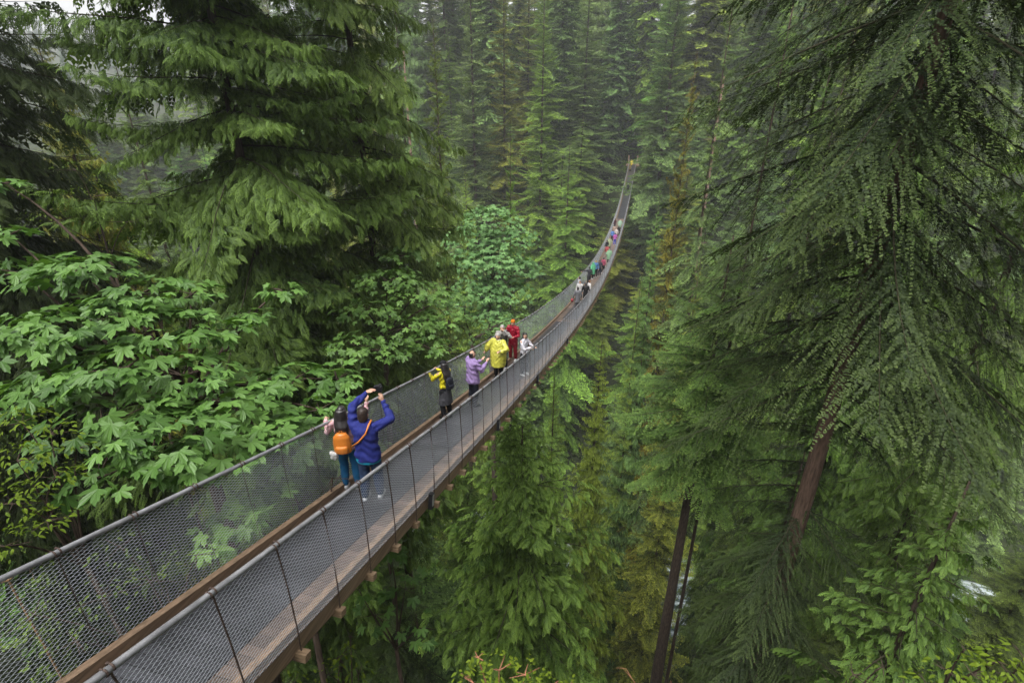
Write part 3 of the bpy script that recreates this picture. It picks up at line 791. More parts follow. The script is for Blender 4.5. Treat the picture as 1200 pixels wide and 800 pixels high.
hero('hemlock_tree', 'hemlock with a dark leaning trunk standing over the white water', 803, 600, 24, 68, 57.5, 3.7, 'fir', 120, 'green', 105, prof=prof_full, pitch=(.5, -.15), droop=.25, trunk_r=.44, gap=.1)
hero('hemlock_tree', 'slim hemlock spire with hanging boughs left of the big hemlock', 912, 100, 17.5, 75.5, 55, 2.3, 'needle', 90, 'fir', 106, prof=prof_cone, pitch=(.1, -.55), droop=.5, trunk_r=.11)
hero('cedar_tree', 'fern-like bright green cedar below the bridge near the bottom centre', 612, 505, 17, float(at(612, 497, 17)[2]), 46, 3.3, 'cedar', 300, 'brightcedar', 107, prof=lambda t: min(1, (1 - t) * 13 / 5) ** .5 + .03, pitch=(.55, -.1), droop=.38, uptip=.1, trunk_r=.16, gap=0)
hero('cedar_tree', 'green cedar at the right edge behind the hanging hemlock boughs', 1175, 330, 18, 78, 48, 3.6, 'cedar', 170, 'cedar', 108, droop=.4)
hero('cedar_tree', 'young bright cedar low at the bottom right above the leafy shrub', 1125, 590, 9.0, float(at(1125, 555, 9.0)[2]), 56, 2.1, 'cedar', 130, 'green', 109, prof=lambda t: (1 - t) ** .6 + .05, pitch=(.4, -.1), droop=.4, trunk_r=.12)
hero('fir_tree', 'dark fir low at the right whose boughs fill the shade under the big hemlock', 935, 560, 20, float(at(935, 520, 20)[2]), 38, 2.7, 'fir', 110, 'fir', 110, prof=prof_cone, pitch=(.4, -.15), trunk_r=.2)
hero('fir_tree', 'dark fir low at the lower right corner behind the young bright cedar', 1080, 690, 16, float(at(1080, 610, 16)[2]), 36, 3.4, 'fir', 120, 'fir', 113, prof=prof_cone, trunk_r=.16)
hero('fir_tree', 'dim fir below the deck left of the fern-like cedar', 455, 650, 20, float(at(470, 600, 20)[2]), 36, 3.2, 'fir', 110, 'fir', 111, prof=prof_cone, trunk_r=.2)
hero('fir_tree', 'small dark fir at the bottom between the fern-like cedar and the leaning trunk', 740, 700, 22, float(at(735, 620, 22)[2]), 32, 2.4, 'fir', 80, 'fir', 112, prof=prof_cone, trunk_r=.16) if False else None

# --- broad-leaved trees and shrubs
def leafy(name, label, blobs, per, size, mat, base, seed, LV=ML_V, LF=ML_F, cat='tree', flat=.45, tilt=.28, r0=.10, nl=None, barkm='bark', trunk=True, ntips=14, partname='crown', group=None):
    rg = R_(seed); base = np.array(base, float)
    bl = [tuple(at(u, v, d)) + (r,) for (u, v, d, r) in blobs]
    P, O = clumps(rg, bl, per, flat)
    ok = ~((P[:, 0] > XL - .30) & (P[:, 0] < XR + .35) & (P[:, 2] > bz(P[:, 1]) - .5) & (P[:, 1] < 136))
    P, O = P[ok], O[ok]
    A = Acc(); put_leaves(A, rg, P - base, O, size, LV, LF, tilt)
    e = empty(name, base, 0, label, cat, group)
    W = Acc()
    if trunk:
        c = np.mean([b[:3] for b in bl], 0) - base
        top = c * .7; top[2] = max(c[2] * .6, c[2] - 1.6)
        W.tube([(0, 0, -.6), top * .5 + (.1, 0, 0), top], [r0 * 1.3, r0, r0 * .75], 8)
        limbs(W, rg, top, [np.array(b[:3]) - base for b in bl], r0 * .55)
    else: limbs(W, rg, (0, 0, -.2), [np.array(b[:3]) - base for b in bl], r0)
    for b in bl:       # short twigs inside every clump
        cc = np.array(b[:3]) - base
        for _ in range(5):
            dd = unit(rg.normal(0, 1, 3)); dd[2] = abs(dd[2]) * .3
            W.tube([cc, cc + dd * b[3] * .8], [r0 * .1 + .003, .003], 4, cap=False)
    W.build('trunk' if trunk is True else 'stem', M[barkm], e, True)
    A.build(partname, M[mat], e)
    return e
def gbase(u, v, d, dx=0, dy=0):
    p = at(u, v, d); return (p[0] + dx, p[1] + dy, float(gz(p[0] + dx, p[1] + dy)))
leafy('maple_tree', 'broad-leaved maple with large pale leaves in layers left of the bridge',
      [(25, 320, 9.5, 1.0), (100, 318, 9.2, .9), (165, 345, 9, .8), (110, 375, 8.4, 1.0), (40, 390, 8, 1.0), (190, 385, 8.6, .8), (245, 388, 9.2, .6),
       (150, 430, 7.8, .9), (70, 450, 7.6, .9), (215, 440, 8.2, .8), (20, 470, 8, .8), (265, 470, 8.3, .7), (300, 505, 8.2, .7), (120, 500, 7, .8), (190, 510, 7.2, .8),
       (115, 560, 6.6, .55), (180, 545, 7, .6), (250, 530, 7.6, .7), (12, 275, 9.5, .45), (5, 215, 10, .4), (300, 450, 9.6, .6), (345, 445, 10, .7), (395, 445, 10.6, .6),
       (345, 500, 8.9, .65), (375, 480, 9.5, .6), (330, 530, 8.6, .6), (225, 345, 10.4, .55), (290, 370, 11, .5), (330, 340, 12, .5)],
      92, .37, 'maple', gbase(150, 470, 11, 0, 1.5), 201, r0=.16, flat=.32)
leafy('maple_tree', 'low maple seen through the left net beside the couple',
      [(390, 560, 8.5, .6), (350, 590, 8.2, .7), (300, 600, 7.8, .6), (330, 640, 7.8, .6), (275, 620, 7.4, .5), (420, 530, 9.5, .5), (370, 620, 8.8, .6)],
      110, .32, 'maple', gbase(320, 640, 9), 202, r0=.07)
leafy('maple_tree', 'maple with small bright leaves just above the left handrail by the yellow jacket',
      [(455, 330, 19, 1.3), (490, 345, 19, 1.2), (515, 375, 19, 1.0), (480, 385, 18, 1.1), (430, 365, 18, 1.2), (450, 410, 17, 1.0), (505, 408, 18, .8), (525, 350, 21, .8), (470, 300, 20, .9), (415, 405, 16.5, .9)],
      80, .32, 'maple', gbase(470, 400, 20, -4, 2), 203, r0=.15, flat=.35)
leafy('maple_tree', 'round bright maple in the middle distance above the walkers',
      [(575, 262, 46, 2.8), (555, 285, 46, 2.8), (598, 285, 46, 2.6), (548, 315, 45, 2.8), (580, 310, 45, 3.2), (606, 318, 46, 2.2), (560, 345, 45, 2.6), (590, 345, 45, 2.6), (545, 360, 46, 2.0), (575, 375, 44, 2.0)],
      34, .60, 'paleleaf', gbase(575, 330, 47), 204, r0=.3, flat=.6)
leafy('maple_tree', 'dark maple right behind the poncho wearer, below the round bright maple',
      [(560, 395, 34, 1.8), (530, 385, 30, 1.4), (590, 385, 36, 1.8), (610, 375, 40, 1.5), (545, 360, 34, 1.4)], 24, .32, 'maple', gbase(570, 400, 36, -4, 2), 205, r0=.2)
leafy('maple_tree', 'few large maple leaves in the shade under the near cross beams',
      [(455, 645, 9, .4), (475, 690, 9.2, .45), (440, 720, 9, .4), (490, 735, 9.4, .4), (420, 690, 8.6, .3)], 55, .27, 'maple', gbase(460, 740, 10), 206, r0=.05)
def shrub(name, label, blobs, per, size, mat, base, seed, **k):
    m = np.mean([at(u, v, d) for u, v, d, r in blobs], 0)          # the stem stands on the slope below
    base = (m[0], m[1] + .3, float(gz(m[0], m[1] + .3)))
    return leafy(name, label, blobs, per, size, mat, base, seed, OV_V, OV_F, cat='shrub', trunk='stem', r0=.045, partname='leaves', **k)
shrub('shrub', 'lime green shrub with reddish shoot tips at the bottom centre',
      [(555, 800, 5.5, .22), (585, 785, 5.4, .22), (615, 790, 5.4, .22), (570, 830, 5.3, .3), (640, 810, 5.3, .22), (665, 805, 5.4, .12), (560, 770, 5.6, .1), (600, 835, 5.2, .3)], 900, .075, 'lime', at(600, 960, 5.6), 211, barkm='redtwig')
shrub('shrub', 'fresh green leafy shrub reaching in at the bottom right corner',
      [(1170, 775, 5.2, .22), (1140, 790, 5.2, .22), (1110, 785, 5.3, .16), (1190, 800, 5.1, .3), (1085, 800, 5.4, .16), (1130, 760, 5.4, .08), (1200, 770, 5.2, .2)], 900, .085, 'lime', at(1150, 930, 5.4), 212)
shrub('shrub', 'sparse small-leaved shrub left of the fresh green one at the bottom edge',
      [(1000, 790, 6, .2), (1035, 780, 6, .18), (975, 805, 6, .2), (1060, 800, 6, .22), (1010, 820, 5.8, .3)], 520, .06, 'vine', at(1020, 930, 6), 213)
shrub('shrub', 'small lime shrub low beside the near end of the deck',
      [(400, 768, 8, .22), (385, 790, 7.8, .25), (420, 790, 8, .2), (345, 800, 7.5, .2), (410, 745, 8.2, .1)], 480, .08, 'lime', at(390, 880, 8), 214)
shrub('shrub', 'yellow-green drooping shrub at the left edge below the maple',
      [(25, 495, 6.4, .35), (60, 510, 6.3, .3), (20, 540, 6.1, .4), (65, 560, 6.2, .35), (15, 590, 6, .4), (55, 610, 6, .3), (90, 525, 6.4, .18), (5, 640, 5.8, .35)], 650, .08, 'lime', at(20, 800, 6.6), 215)
shrub('shrub', 'low green undergrowth bush seen through the near left net',
      [(120, 700, 5.6, .5), (180, 680, 6, .45), (90, 750, 5.2, .45), (230, 650, 6.4, .4), (200, 710, 5.8, .4), (40, 720, 5.4, .4), (140, 640, 6.2, .35), (270, 690, 6.2, .3)], 210, .075, 'vine', at(130, 820, 6), 216)
shrub('shrub', 'fine leaved tangle of branches on the dark cedar at the far left',
      [(60, 260, 13, .8), (110, 230, 13.5, .8), (150, 260, 14, .7), (90, 200, 14, .7)], 90, .10, 'vine', gbase(90, 330, 14), 217)
def bare(name, label, base, seed, n, ln, mat, up=1.0, spread=.8):
    rg = R_(seed); A = Acc()
    for i in range(n):
        d = unit(np.array((rg.normal(0, spread), rg.normal(0, spread * .5), up))); L = ln * rg.uniform(.5, 1.1)
        q = np.array((0, 0, 0.)); pts = [q]
        for k in range(7):
            d = unit(d + rg.normal(0, .16, 3) + (0, 0, -.08)); q = q + d * L / 7; pts.append(q)
            if k > 2:
                e = unit(d + rg.normal(0, .6, 3)); A.tube([q, q + e * L * .12, q + e * L * .2 + (0, 0, -.01)], [.004, .003, .0015], 4, cap=False)
        A.tube(pts, np.linspace(.008, .002, len(pts)), 5, cap=False)
    g = float(gz(base[0], base[1])) - .2 - base[2]
    A.tube([(.25, .1, g), (-.1, .05, g * .5), (0, 0, .02)], [.03, .02, .012], 6)
    o = A.build(name, M[mat]); o.location = base; tag(o, label, 'shrub'); return o
bare('bare_shrub', 'leafless reddish twigs poking up at the bottom edge under the leaning trunk', at(790, 850, 6), 301, 12, .75, 'redtwig')
bare('bare_shrub', 'dry arching brown stems at the left edge below the yellow-green shrub', at(10, 680, 6), 302, 2, .5, 'twig', .15, 1.3)

def distant():
    rg = R_(15); A = Acc(); n = 0
    for i in range(420):
        x = rg.uniform(-620, 60); y = rg.uniform(60, 560)
        if math.hypot(x, y) < 235 or -260 < x < 60 and y < 300: continue
        b = float(gz(x, y)); H = rg.uniform(22, 36); R = H * .17
        u, v, d = px((x, y, b + H * .6))
        if d < 0 or u < -40 or u > 1240 or v < -80: continue
        m = 420; t = rg.random(m); a = rg.random(m) * 6.283
        L = R * (1 - t) ** .8 * rg.uniform(.5, 1.1, m)
        o = np.stack([x + 0 * t, y + 0 * t, b + 2 + (H - 2) * t], 1)
        d_ = np.stack([np.cos(a) * L, np.sin(a) * L, -.4 * L], 1)
        w = unit(np.cross(d_, (0, 0, 1.))) * (.5 + .10 * L[:, None])
        v_, t_ = kites(o, d_, w, rg.random(m)); A.add(v_.reshape(-1, 3), np.arange(m * 4).reshape(m, 4), t_)
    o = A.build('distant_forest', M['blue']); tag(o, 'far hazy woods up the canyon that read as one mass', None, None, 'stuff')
distant()
# --- undergrowth that nobody could count
def undergrowth():
    rg = R_(9); A = Acc()
    def patch(n, x0, x1, y0, y1, size, seed):
        x = rg.uniform(x0, x1, n); y = rg.uniform(y0, y1, n)
        z = gz(x, y); ok = (z > 1.0)
        x, y, z = x[ok], y[ok], z[ok]; m = len(x)
        nz = .5 + .5 * np.sin(x * .7 + 2 * np.sin(y * .5)) * np.sin(y * .9 + x * .2)
        P = np.stack([x, y, z + rg.random(m) * size * 4 * nz], 1)
        d = unit(np.stack([rg.normal(0, 1, m), rg.normal(0, 1, m), rg.uniform(-.3, .8, m)], 1)) * (size * rg.uniform(.6, 1.4, m))[:, None]
        w = unit(np.cross(d, np.stack([rg.normal(0, .3, m), rg.normal(0, .3, m), np.ones(m)], 1))) * (size * .3)
        v, t = kites(P, d, w, rg.random(m) * .7)
        A.add(v.reshape(-1, 3), np.arange(m * 4).reshape(m, 4), t)
    patch(110000, -30, 30, -2, 40, .16, 1)
    patch(150000, -110, 90, 24, 170, .55, 2)
    tag(A.build('undergrowth', M['vine']), 'low ferns and brush covering the steep canyon sides', None, None, 'stuff')
undergrowth()
# ------------------------------------------------------------------ people
def ball_tube(A, pts, rad, n=10, sx=1.0):
    """closed limb through pts with rounded ends"""
    pts = [np.array(p, float) for p in pts]; rad = list(np.broadcast_to(rad, (len(pts),)))
    d0 = unit(pts[1] - pts[0]); d1 = unit(pts[-1] - pts[-2])
    P = [pts[0] - d0 * rad[0] * .95, pts[0] - d0 * rad[0] * .6] + pts + [pts[-1] + d1 * rad[-1] * .6, pts[-1] + d1 * rad[-1] * .95]
    Rr = [rad[0] * .3, rad[0] * .8] + rad + [rad[-1] * .8, rad[-1] * .3]
    A.tube(P, Rr, n)
def loft(A, rings, n=14):
    """rings (x, y, z, rx, ry), horizontal ellipses, closed"""
    th = np.linspace(0, 2 * math.pi, n, endpoint=False)
    r = np.array(rings, float); k = len(r)
    v = np.stack([r[:, None, 0] + r[:, None, 3] * np.cos(th), r[:, None, 1] + r[:, None, 4] * np.sin(th), np.repeat(r[:, 2:3], n, 1)], -1)
    i = np.arange(k - 1)[:, None] * n; j = np.arange(n)[None]; jn = (j + 1) % n
    A.add(v.reshape(-1, 3), np.stack([i + j, i + jn, i + n + jn, i + n + j], -1).reshape(-1, 4))
    b = A.n - k * n
    A.f.append((np.array([np.arange(n)[::-1] + b, np.arange(n) + b + (k - 1) * n], np.int32), 0))
def blob(A, name, mat, parent, voxel, smooth=4, folds=0., seed=0, scale=1.):
    """union of the closed shapes in A as ONE continuous surface"""
    for i in range(len(A.v)): A.v[i] = A.v[i] * scale
    o = A.build('tmp', mat)
    m = o.modifiers.new('r', 'REMESH'); m.mode = 'VOXEL'; m.voxel_size = voxel; m.use_smooth_shade = True
    if smooth:
        s = o.modifiers.new('s', 'SMOOTH'); s.factor = .5; s.iterations = smooth
    dg = bpy.context.evaluated_depsgraph_get()
    me = bpy.data.meshes.new_from_object(o.evaluated_get(dg)); old = o.data
    bpy.data.objects.remove(o); bpy.data.meshes.remove(old)
    if folds:
        n = len(me.vertices); co = np.empty(n * 3, np.float32); no = np.empty(n * 3, np.float32)
        me.vertices.foreach_get('co', co); me.vertex_normals.foreach_get('vector', no)
        c = co.reshape(-1, 3); k = no.reshape(-1, 3)
        w = np.sin(c[:, 2] * 38 + 3 * np.sin(c[:, 0] * 17 + seed) + 2 * np.sin(c[:, 1] * 21)) * np.sin(c[:, 0] * 13 + c[:, 2] * 9 + seed)
        me.vertices.foreach_set('co', (c + k * (w * folds)[:, None]).ravel())
    me.materials.clear(); me.materials.append(mat)
    me.polygons.foreach_set('use_smooth', np.ones(len(me.polygons), bool)); me.update()
    q = bpy.data.objects.new(name, me); C.objects.link(q)
    if parent is not None: q.parent = parent
    return q
_cm = {}
def cloth(c, var=.12, rough=.75):
    k = tuple(c)
    if k not in _cm: _cm[k] = simple('cloth', [q * .62 for q in c], rough, var=var, scale=20, bump=.1, spec=.2)
    return _cm[k]
def stripes(a, b, period):
    m, nt, p = nodes('striped_cloth'); N = nt.nodes; L = nt.links
    tc = N.new('ShaderNodeTexCoord'); wv = N.new('ShaderNodeTexWave'); wv.bands_direction = 'Z'; wv.inputs['Scale'].default_value = period
    cr = N.new('ShaderNodeValToRGB'); cr.color_ramp.interpolation = 'CONSTANT'; e = cr.color_ramp.elements
    e[0].color = rgb([q * .65 for q in a]); e[1].color = rgb([q * .65 for q in b]); e[1].position = .5
    L.new(tc.outputs['Object'], wv.inputs['Vector']); L.new(wv.outputs['Fac'], cr.inputs[0]); L.new(cr.outputs[0], p.inputs['Base Color'])
    p.inputs['Roughness'].default_value = .8; return m
SKIN = simple('skin', (.42, .25, .175), .5, var=.06, scale=6)
HAIR = simple('black_hair', (.014, .011, .011), .38, var=.4, scale=30, stretch=(6, 6, .6), spec=.6)
HBROWN = simple('brown_hair', (.10, .045, .022), .45, var=.3, scale=30)
HGREY = simple('grey_hair', (.30, .28, .26), .5, var=.3, scale=30)
def xz(p): return np.array(p, float)

def person(label, y, dx, h=1.70, yaw=0, L=None, R=None, top=None, legs=None, hair=HAIR, style='short', shoes=(.6, .6, .6), coat=.86, lean=0.,
           skirt=None, poncho=None, hat=None, near=False, bulk=1.0, tilt=0., turn=0., group=None, stride=.0, hem=None, vest=None, fem=False):
    """L, R: (elbow, wrist, hand direction) in body space for a 1.72 m body; facing +y, left hand at -x"""
    z = float(bz(y)) + .018
    k = h / 1.72; vx = .011 if near else .021
    e = empty('person', (XR + dx, y, z), math.radians(yaw), label, 'person', group)
    sh = .165 if fem else .19
    T = lambda p: np.array((p[0], p[1] + lean * max(0, p[2] - .9), p[2]))       # leaning forward above the hips
    S = {-1: T((-sh, 0, 1.42)), 1: T((sh, 0, 1.42))}
    arm = {-1: L or ((-.27, -.03, 1.13), (-.27, .10, .90), (0, .1, -1)), 1: R or ((.27, -.03, 1.13), (.27, .10, .90), (0, .1, -1))}
    hip = {s: np.array((s * .09, 0, .92)) for s in (-1, 1)}
    knee = {s: np.array((s * .10, .03 + s * stride * .5, .50)) for s in (-1, 1)}
    ank = {s: np.array((s * .11, -.02 + s * stride, .085)) for s in (-1, 1)}
    hc = T((0, .02, 1.605)) + (0, .03 * (tilt > 0), -.02 * (tilt > 0))
    ct, sn = math.cos(math.radians(turn)), math.sin(math.radians(turn))
    hd = lambda p: hc + np.array((p[0] * ct - p[1] * sn, p[0] * sn + p[1] * ct, p[2] - tilt * p[1] * .5))
    # --- body: one surface
    A = Acc()
    loft(A, [T((0, 0, .84))[:3].tolist() + [.10, .07], [0, 0, .90, .155, .10], [0, 0, .98, .15, .10], T((0, 0, 1.12)).tolist() + [.125, .088], T((0, 0, 1.28)).tolist() + [.15, .10],
             T((0, 0, 1.40)).tolist() + [.165, .095], T((0, 0, 1.46)).tolist() + [.11, .075], T((0, 0, 1.49)).tolist() + [.06, .055]])
    ball_tube(A, [T((0, -.005, 1.44)), T((0, .01, 1.56))], [.058, .052])
    hr = [hd((0, 0, dz)).tolist() for dz in (-.115, -.085, -.04, .01, .055, .09, .11)]
    for r_, (a, b) in zip(hr, ((.035, .045), (.055, .07), (.066, .085), (.073, .092), (.070, .088), (.052, .065), (.02, .025))): r_ += [a, b]
    loft(A, hr)
    ball_tube(A, [hd((0, .082, .005)), hd((0, .108, -.028))], [.010, .015], 6)            # nose
    for s in (-1, 1): ball_tube(A, [hd((s * .073, -.005, .015)), hd((s * .076, -.008, -.025))], [.016, .012], 6)   # ears
    for s in (-1, 1):
        el, wr, hdir = arm[s]; el = xz(el); wr = xz(wr); hdir = unit(xz(hdir))
        ball_tube(A, [S[s], S[s] * .5 + el * .5, el], [.052, .047, .040]); ball_tube(A, [el, el * .6 + wr * .4, wr], [.040, .038, .027])
        palm = wr + hdir * .075
        ball_tube(A, [wr, palm], [.027, .036], 8)
        side = unit(np.cross(hdir, (0, 0, 1.)) + (1e-3, 0, 0)); nrm = np.cross(side, hdir)
        if near:
            for f_ in range(4):
                o = palm + side * (f_ - 1.5) * .021
                ln = (.060, .072, .068, .052)[f_]
                ball_tube(A, [o, o + hdir * ln * .55, o + hdir * ln * .95 - nrm * .022], [.0105, .0095, .0085], 6)
            tb = wr + hdir * .03 - side * .03 * s
            ball_tube(A, [tb, tb + hdir * .03 - side * .022 * s, tb + hdir * .062 - side * .026 * s - nrm * .01], [.013, .011, .009], 6)
        else: ball_tube(A, [palm, palm + hdir * .06 - nrm * .02], [.030, .018], 6)
        ball_tube(A, [hip[s], hip[s] * .5 + knee[s] * .5, knee[s]], [.088, .072, .053]); ball_tube(A, [knee[s], knee[s] * .6 + ank[s] * .4 + (0, -.015, 0), ank[s]], [.053, .052, .033])
        ball_tube(A, [ank[s] + (0, 0, -.03), ank[s] + (0, .13, -.055)], [.034, .024], 8)
    blob(A, 'body', SKIN, e, vx, 2, scale=k)
    # --- trousers or skirt
    if legs is not None:
        A = Acc()
        loft(A, [[0, 0, .80, .10, .08], [0, 0, .86, .165, .115], [0, 0, .95, .168, .118], T((0, 0, 1.03)).tolist() + [.155, .108]])
        for s in (-1, 1): ball_tube(A, [hip[s] + (0, 0, -.02), hip[s] * .5 + knee[s] * .5, knee[s], knee[s] * .5 + ank[s] * .5, ank[s] + (0, 0, .03)], np.array([.104, .096, .086, .082, .060]) * (.93 if fem else 1))
        blob(A, 'trousers', legs, e, vx * 1.1, 3, .004 if near else 0, 3, k)
    if skirt is not None:
        A = Acc(); loft(A, [[0, .01, .48, .215, .17], [0, 0, .62, .20, .155], [0, 0, .85, .175, .13], [0, 0, 1.02, .14, .105]]); blob(A, 'skirt', skirt, e, vx * 1.2, 1, .006, 1, k)
    for s in (-1, 1):
        A = Acc(); ball_tube(A, [ank[s] + (0, -.03, -.035), ank[s] + (0, .07, -.04), ank[s] + (0, .15, -.052)], [.046, .044, .033], 8)
        A.box(ank[s] + (0, .055, -.076), (.042, .12, .009))
        blob(A, 'shoe', cloth(shoes, .1, .5), e, .013, 1, scale=k)
    # --- jacket / shirt
    if top is not None:
        A = Acc(); w = bulk * (.9 if fem else 1.0)
        loft(A, [[0, 0, coat, .185 * w, .14 * w], [0, 0, coat + .06, .19 * w, .145 * w], T((0, 0, 1.10)).tolist() + [.165 * w, .125 * w], T((0, 0, 1.28)).tolist() + [.180 * w, .132 * w],
                 T((0, 0, 1.40)).tolist() + [.188 * w, .118 * w], T((0, 0, 1.465)).tolist() + [.13 * w, .09], T((0, .005, 1.515)).tolist() + [.066, .064]])
        for s in (-1, 1):
            el, wr, _ = arm[s]; el = xz(el); wr = xz(wr)
            ball_tube(A, [S[s] - (s * .02, 0, .01), S[s] * .5 + el * .5, el], [.078 * w, .066 * w, .058 * w]); ball_tube(A, [el, el * .5 + wr * .5, wr - unit(wr - el) * .02], [.058 * w, .052 * w, .040])
        blob(A, 'jacket', top, e, vx * 1.1, 3, .012 if near else .0, 5, k)
    if hem is not None:      # an undershirt that shows below the jacket
        A = Acc(); loft(A, [[0, 0, coat - .045, .178 * bulk, .133 * bulk], [0, 0, coat + .05, .180 * bulk, .135 * bulk]]); blob(A, 'shirt_hem', hem, e, vx, 1, scale=k)
    if poncho is not None:
        A = Acc()
        wid = .30 if near else .28
        loft(A, [[0, .02, .52, wid * .88, .27], [0, .02, .60, wid * .9, .27], [0, .01, .85, wid, .26], [0, .01, 1.10, wid * .98, .23], T((0, 0, 1.30)).tolist() + [wid * .82, .18],
                 T((0, 0, 1.42)).tolist() + [.22, .13], T((0, 0, 1.50)).tolist() + [.09, .085]])
        for s in (-1, 1):
            el, wr, _ = arm[s]; ball_tube(A, [S[s], xz(el) + (s * .03, 0, -.03), xz(el) * .4 + xz(wr) * .6 + (0, 0, -.03)], [.10, .12, .09])
        blob(A, 'poncho', poncho, e, vx * 1.2, 2, .007 if near else .005, 2, k)
        if not near or hat == 'hood':
            A = Acc(); loft(A, [hd((0, -.02, -.12)).tolist() + [.08, .09], hd((0, -.02, -.05)).tolist() + [.095, .105], hd((0, -.025, .05)).tolist() + [.095, .10], hd((0, -.03, .12)).tolist() + [.05, .05]])
            blob(A, 'hood', poncho, e, vx, 1, scale=k)
    if vest is not None:
        A = Acc(); loft(A, [[0, 0, .84, .20, .155], T((0, 0, 1.1)).tolist() + [.182, .14], T((0, 0, 1.30)).tolist() + [.192, .145], T((0, 0, 1.43)).tolist() + [.16, .11]]); blob(A, 'vest', vest, e, vx, 1, scale=k)
    # --- hair
    A = Acc()
    if style in ('short', 'long', 'bun'):
        loft(A, [hd((0, -.045, -.085)).tolist() + [.055, .045], hd((0, -.035, -.04)).tolist() + [.078, .068], hd((0, -.022, .02)).tolist() + [.083, .084], hd((0, -.012, .065)).tolist() + [.082, .094],
                 hd((0, -.010, .105)).tolist() + [.062, .075], hd((0, -.012, .128)).tolist() + [.022, .03]])
    if style == 'bald':
        for a in np.linspace(-2.6, -.54, 7):
            ball_tube(A, [hd((.068 * math.cos(a), .085 * math.sin(a), -.06)), hd((.072 * math.cos(a), .088 * math.sin(a), .045))], [.018, .02], 6)
        loft(A, [hd((0, .03, .05)).tolist() + [.066, .062], hd((0, .035, .095)).tolist() + [.045, .045], hd((0, .035, .118)).tolist() + [.015, .015]])
    if style == 'long':
        loft(A, [T((0, -.13, 1.14)).tolist() + [.05, .03], T((0, -.125, 1.24)).tolist() + [.11, .05], T((0, -.11, 1.40)).tolist() + [.128, .066], hd((0, -.065, -.10)).tolist() + [.122, .085], hd((0, -.04, .0)).tolist() + [.105, .095], hd((0, -.03, .07)).tolist() + [.088, .09]])
    if style == 'bun': ball_tube(A, [hd((0, -.10, .06)), hd((0, -.13, .07))], [.035, .03])
    if style != 'none': blob(A, 'hair', hair, e, vx * .8, 2, .003 if near else 0, 1, k)
    if hat not in (None, 'hood'):
        A = Acc(); loft(A, [hd((0, 0, .035)).tolist() + [.088, .102], hd((0, 0, .08)).tolist() + [.088, .100], hd((0, 0, .125)).tolist() + [.065, .075], hd((0, 0, .145)).tolist() + [.02, .02]])
        blob(A, 'hat', hat, e, vx, 1, scale=k)
    if near:
        for s in (-1, 1):
            A = Acc(); ball_tube(A, [hd((s * .028, .082, .018)), hd((s * .034, .080, .018))], [.0085, .0085], 6); blob(A, 'eye', cloth((.02, .015, .012)), e, .004, 0, scale=k)
        A = Acc(); ball_tube(A, [hd((-.02, .083, -.058)), hd((0, .089, -.060)), hd((.02, .083, -.058))], [.006, .008, .006], 6); blob(A, 'mouth', cloth((.32, .10, .08)), e, .004, 0, scale=k)
    return e
def by_head(u, v, h):
    """deck position under a head seen at (u, v)"""
    best = None
    Ys = np.linspace(2, 132, 2601)
    for dx in np.linspace(-1.42, -.28, 39):
        P = np.stack([np.full_like(Ys, XR + dx), Ys, bz(Ys) + h], 1) - (0, 0, CZ)
        d = P @ FV; uu = 600 + F_PX * (P @ RV) / d; vv = 400 - F_PX * (P @ UV) / d
        q = (uu - u) ** 2 + (vv - v) ** 2; i = int(np.argmin(q))
        if best is None or q[i] < best[0]: best = (q[i], Ys[i], dx)
    return best[1], best[2]
def worldpt(e, p, h): # body-space point (1.72 m body) to world
    k = h / 1.72; a = e.rotation_euler[2]; c, s = math.cos(a), math.sin(a)
    return np.array(e.location) + k * np.array((p[0] * c - p[1] * s, p[0] * s + p[1] * c, p[2]))

NAVY = cloth((.025, .035, .22)); DENIM = cloth((.035, .085, .20)); BLACK = cloth((.014, .014, .017))
HDARK = simple('dark_hair', (.030, .020, .016), .45, var=.3, scale=30)
# the man in the blue jacket with the camera, seen from behind
y_, d_ = 6.05, -.86
man = person('man in a royal blue jacket seen from behind, raising a black camera over his head', y_, d_, 1.74, 8,
             L=((-.20, .12, 1.68), (-.01, .27, 1.86), (.75, .2, .25)), R=((.37, .20, 1.44), (.20, .36, 1.66), (-.25, .15, .8)),
             top=NAVY, legs=cloth((.03, .055, .12)), style='short', hair=HDARK, near=True, bulk=1.14, coat=.82, hem=cloth((.02, .35, .55)), shoes=(.5, .52, .55), tilt=-.4, stride=.05)
A = Acc(); A.box((0, 0, 0), (.065, .03, .045)); A.box((0, 0, .05), (.03, .025, .012)); A.tube([(0, .02, 0), (0, .09, 0)], [.036, .034], 14)
cam_o = A.build('camera', M['black']); cam_o.location = worldpt(man, (.13, .40, 1.86), 1.74); cam_o.rotation_euler = (.15, 0, math.radians(8)); tag(cam_o, 'black camera held up in both hands by the man in the blue jacket', 'camera')
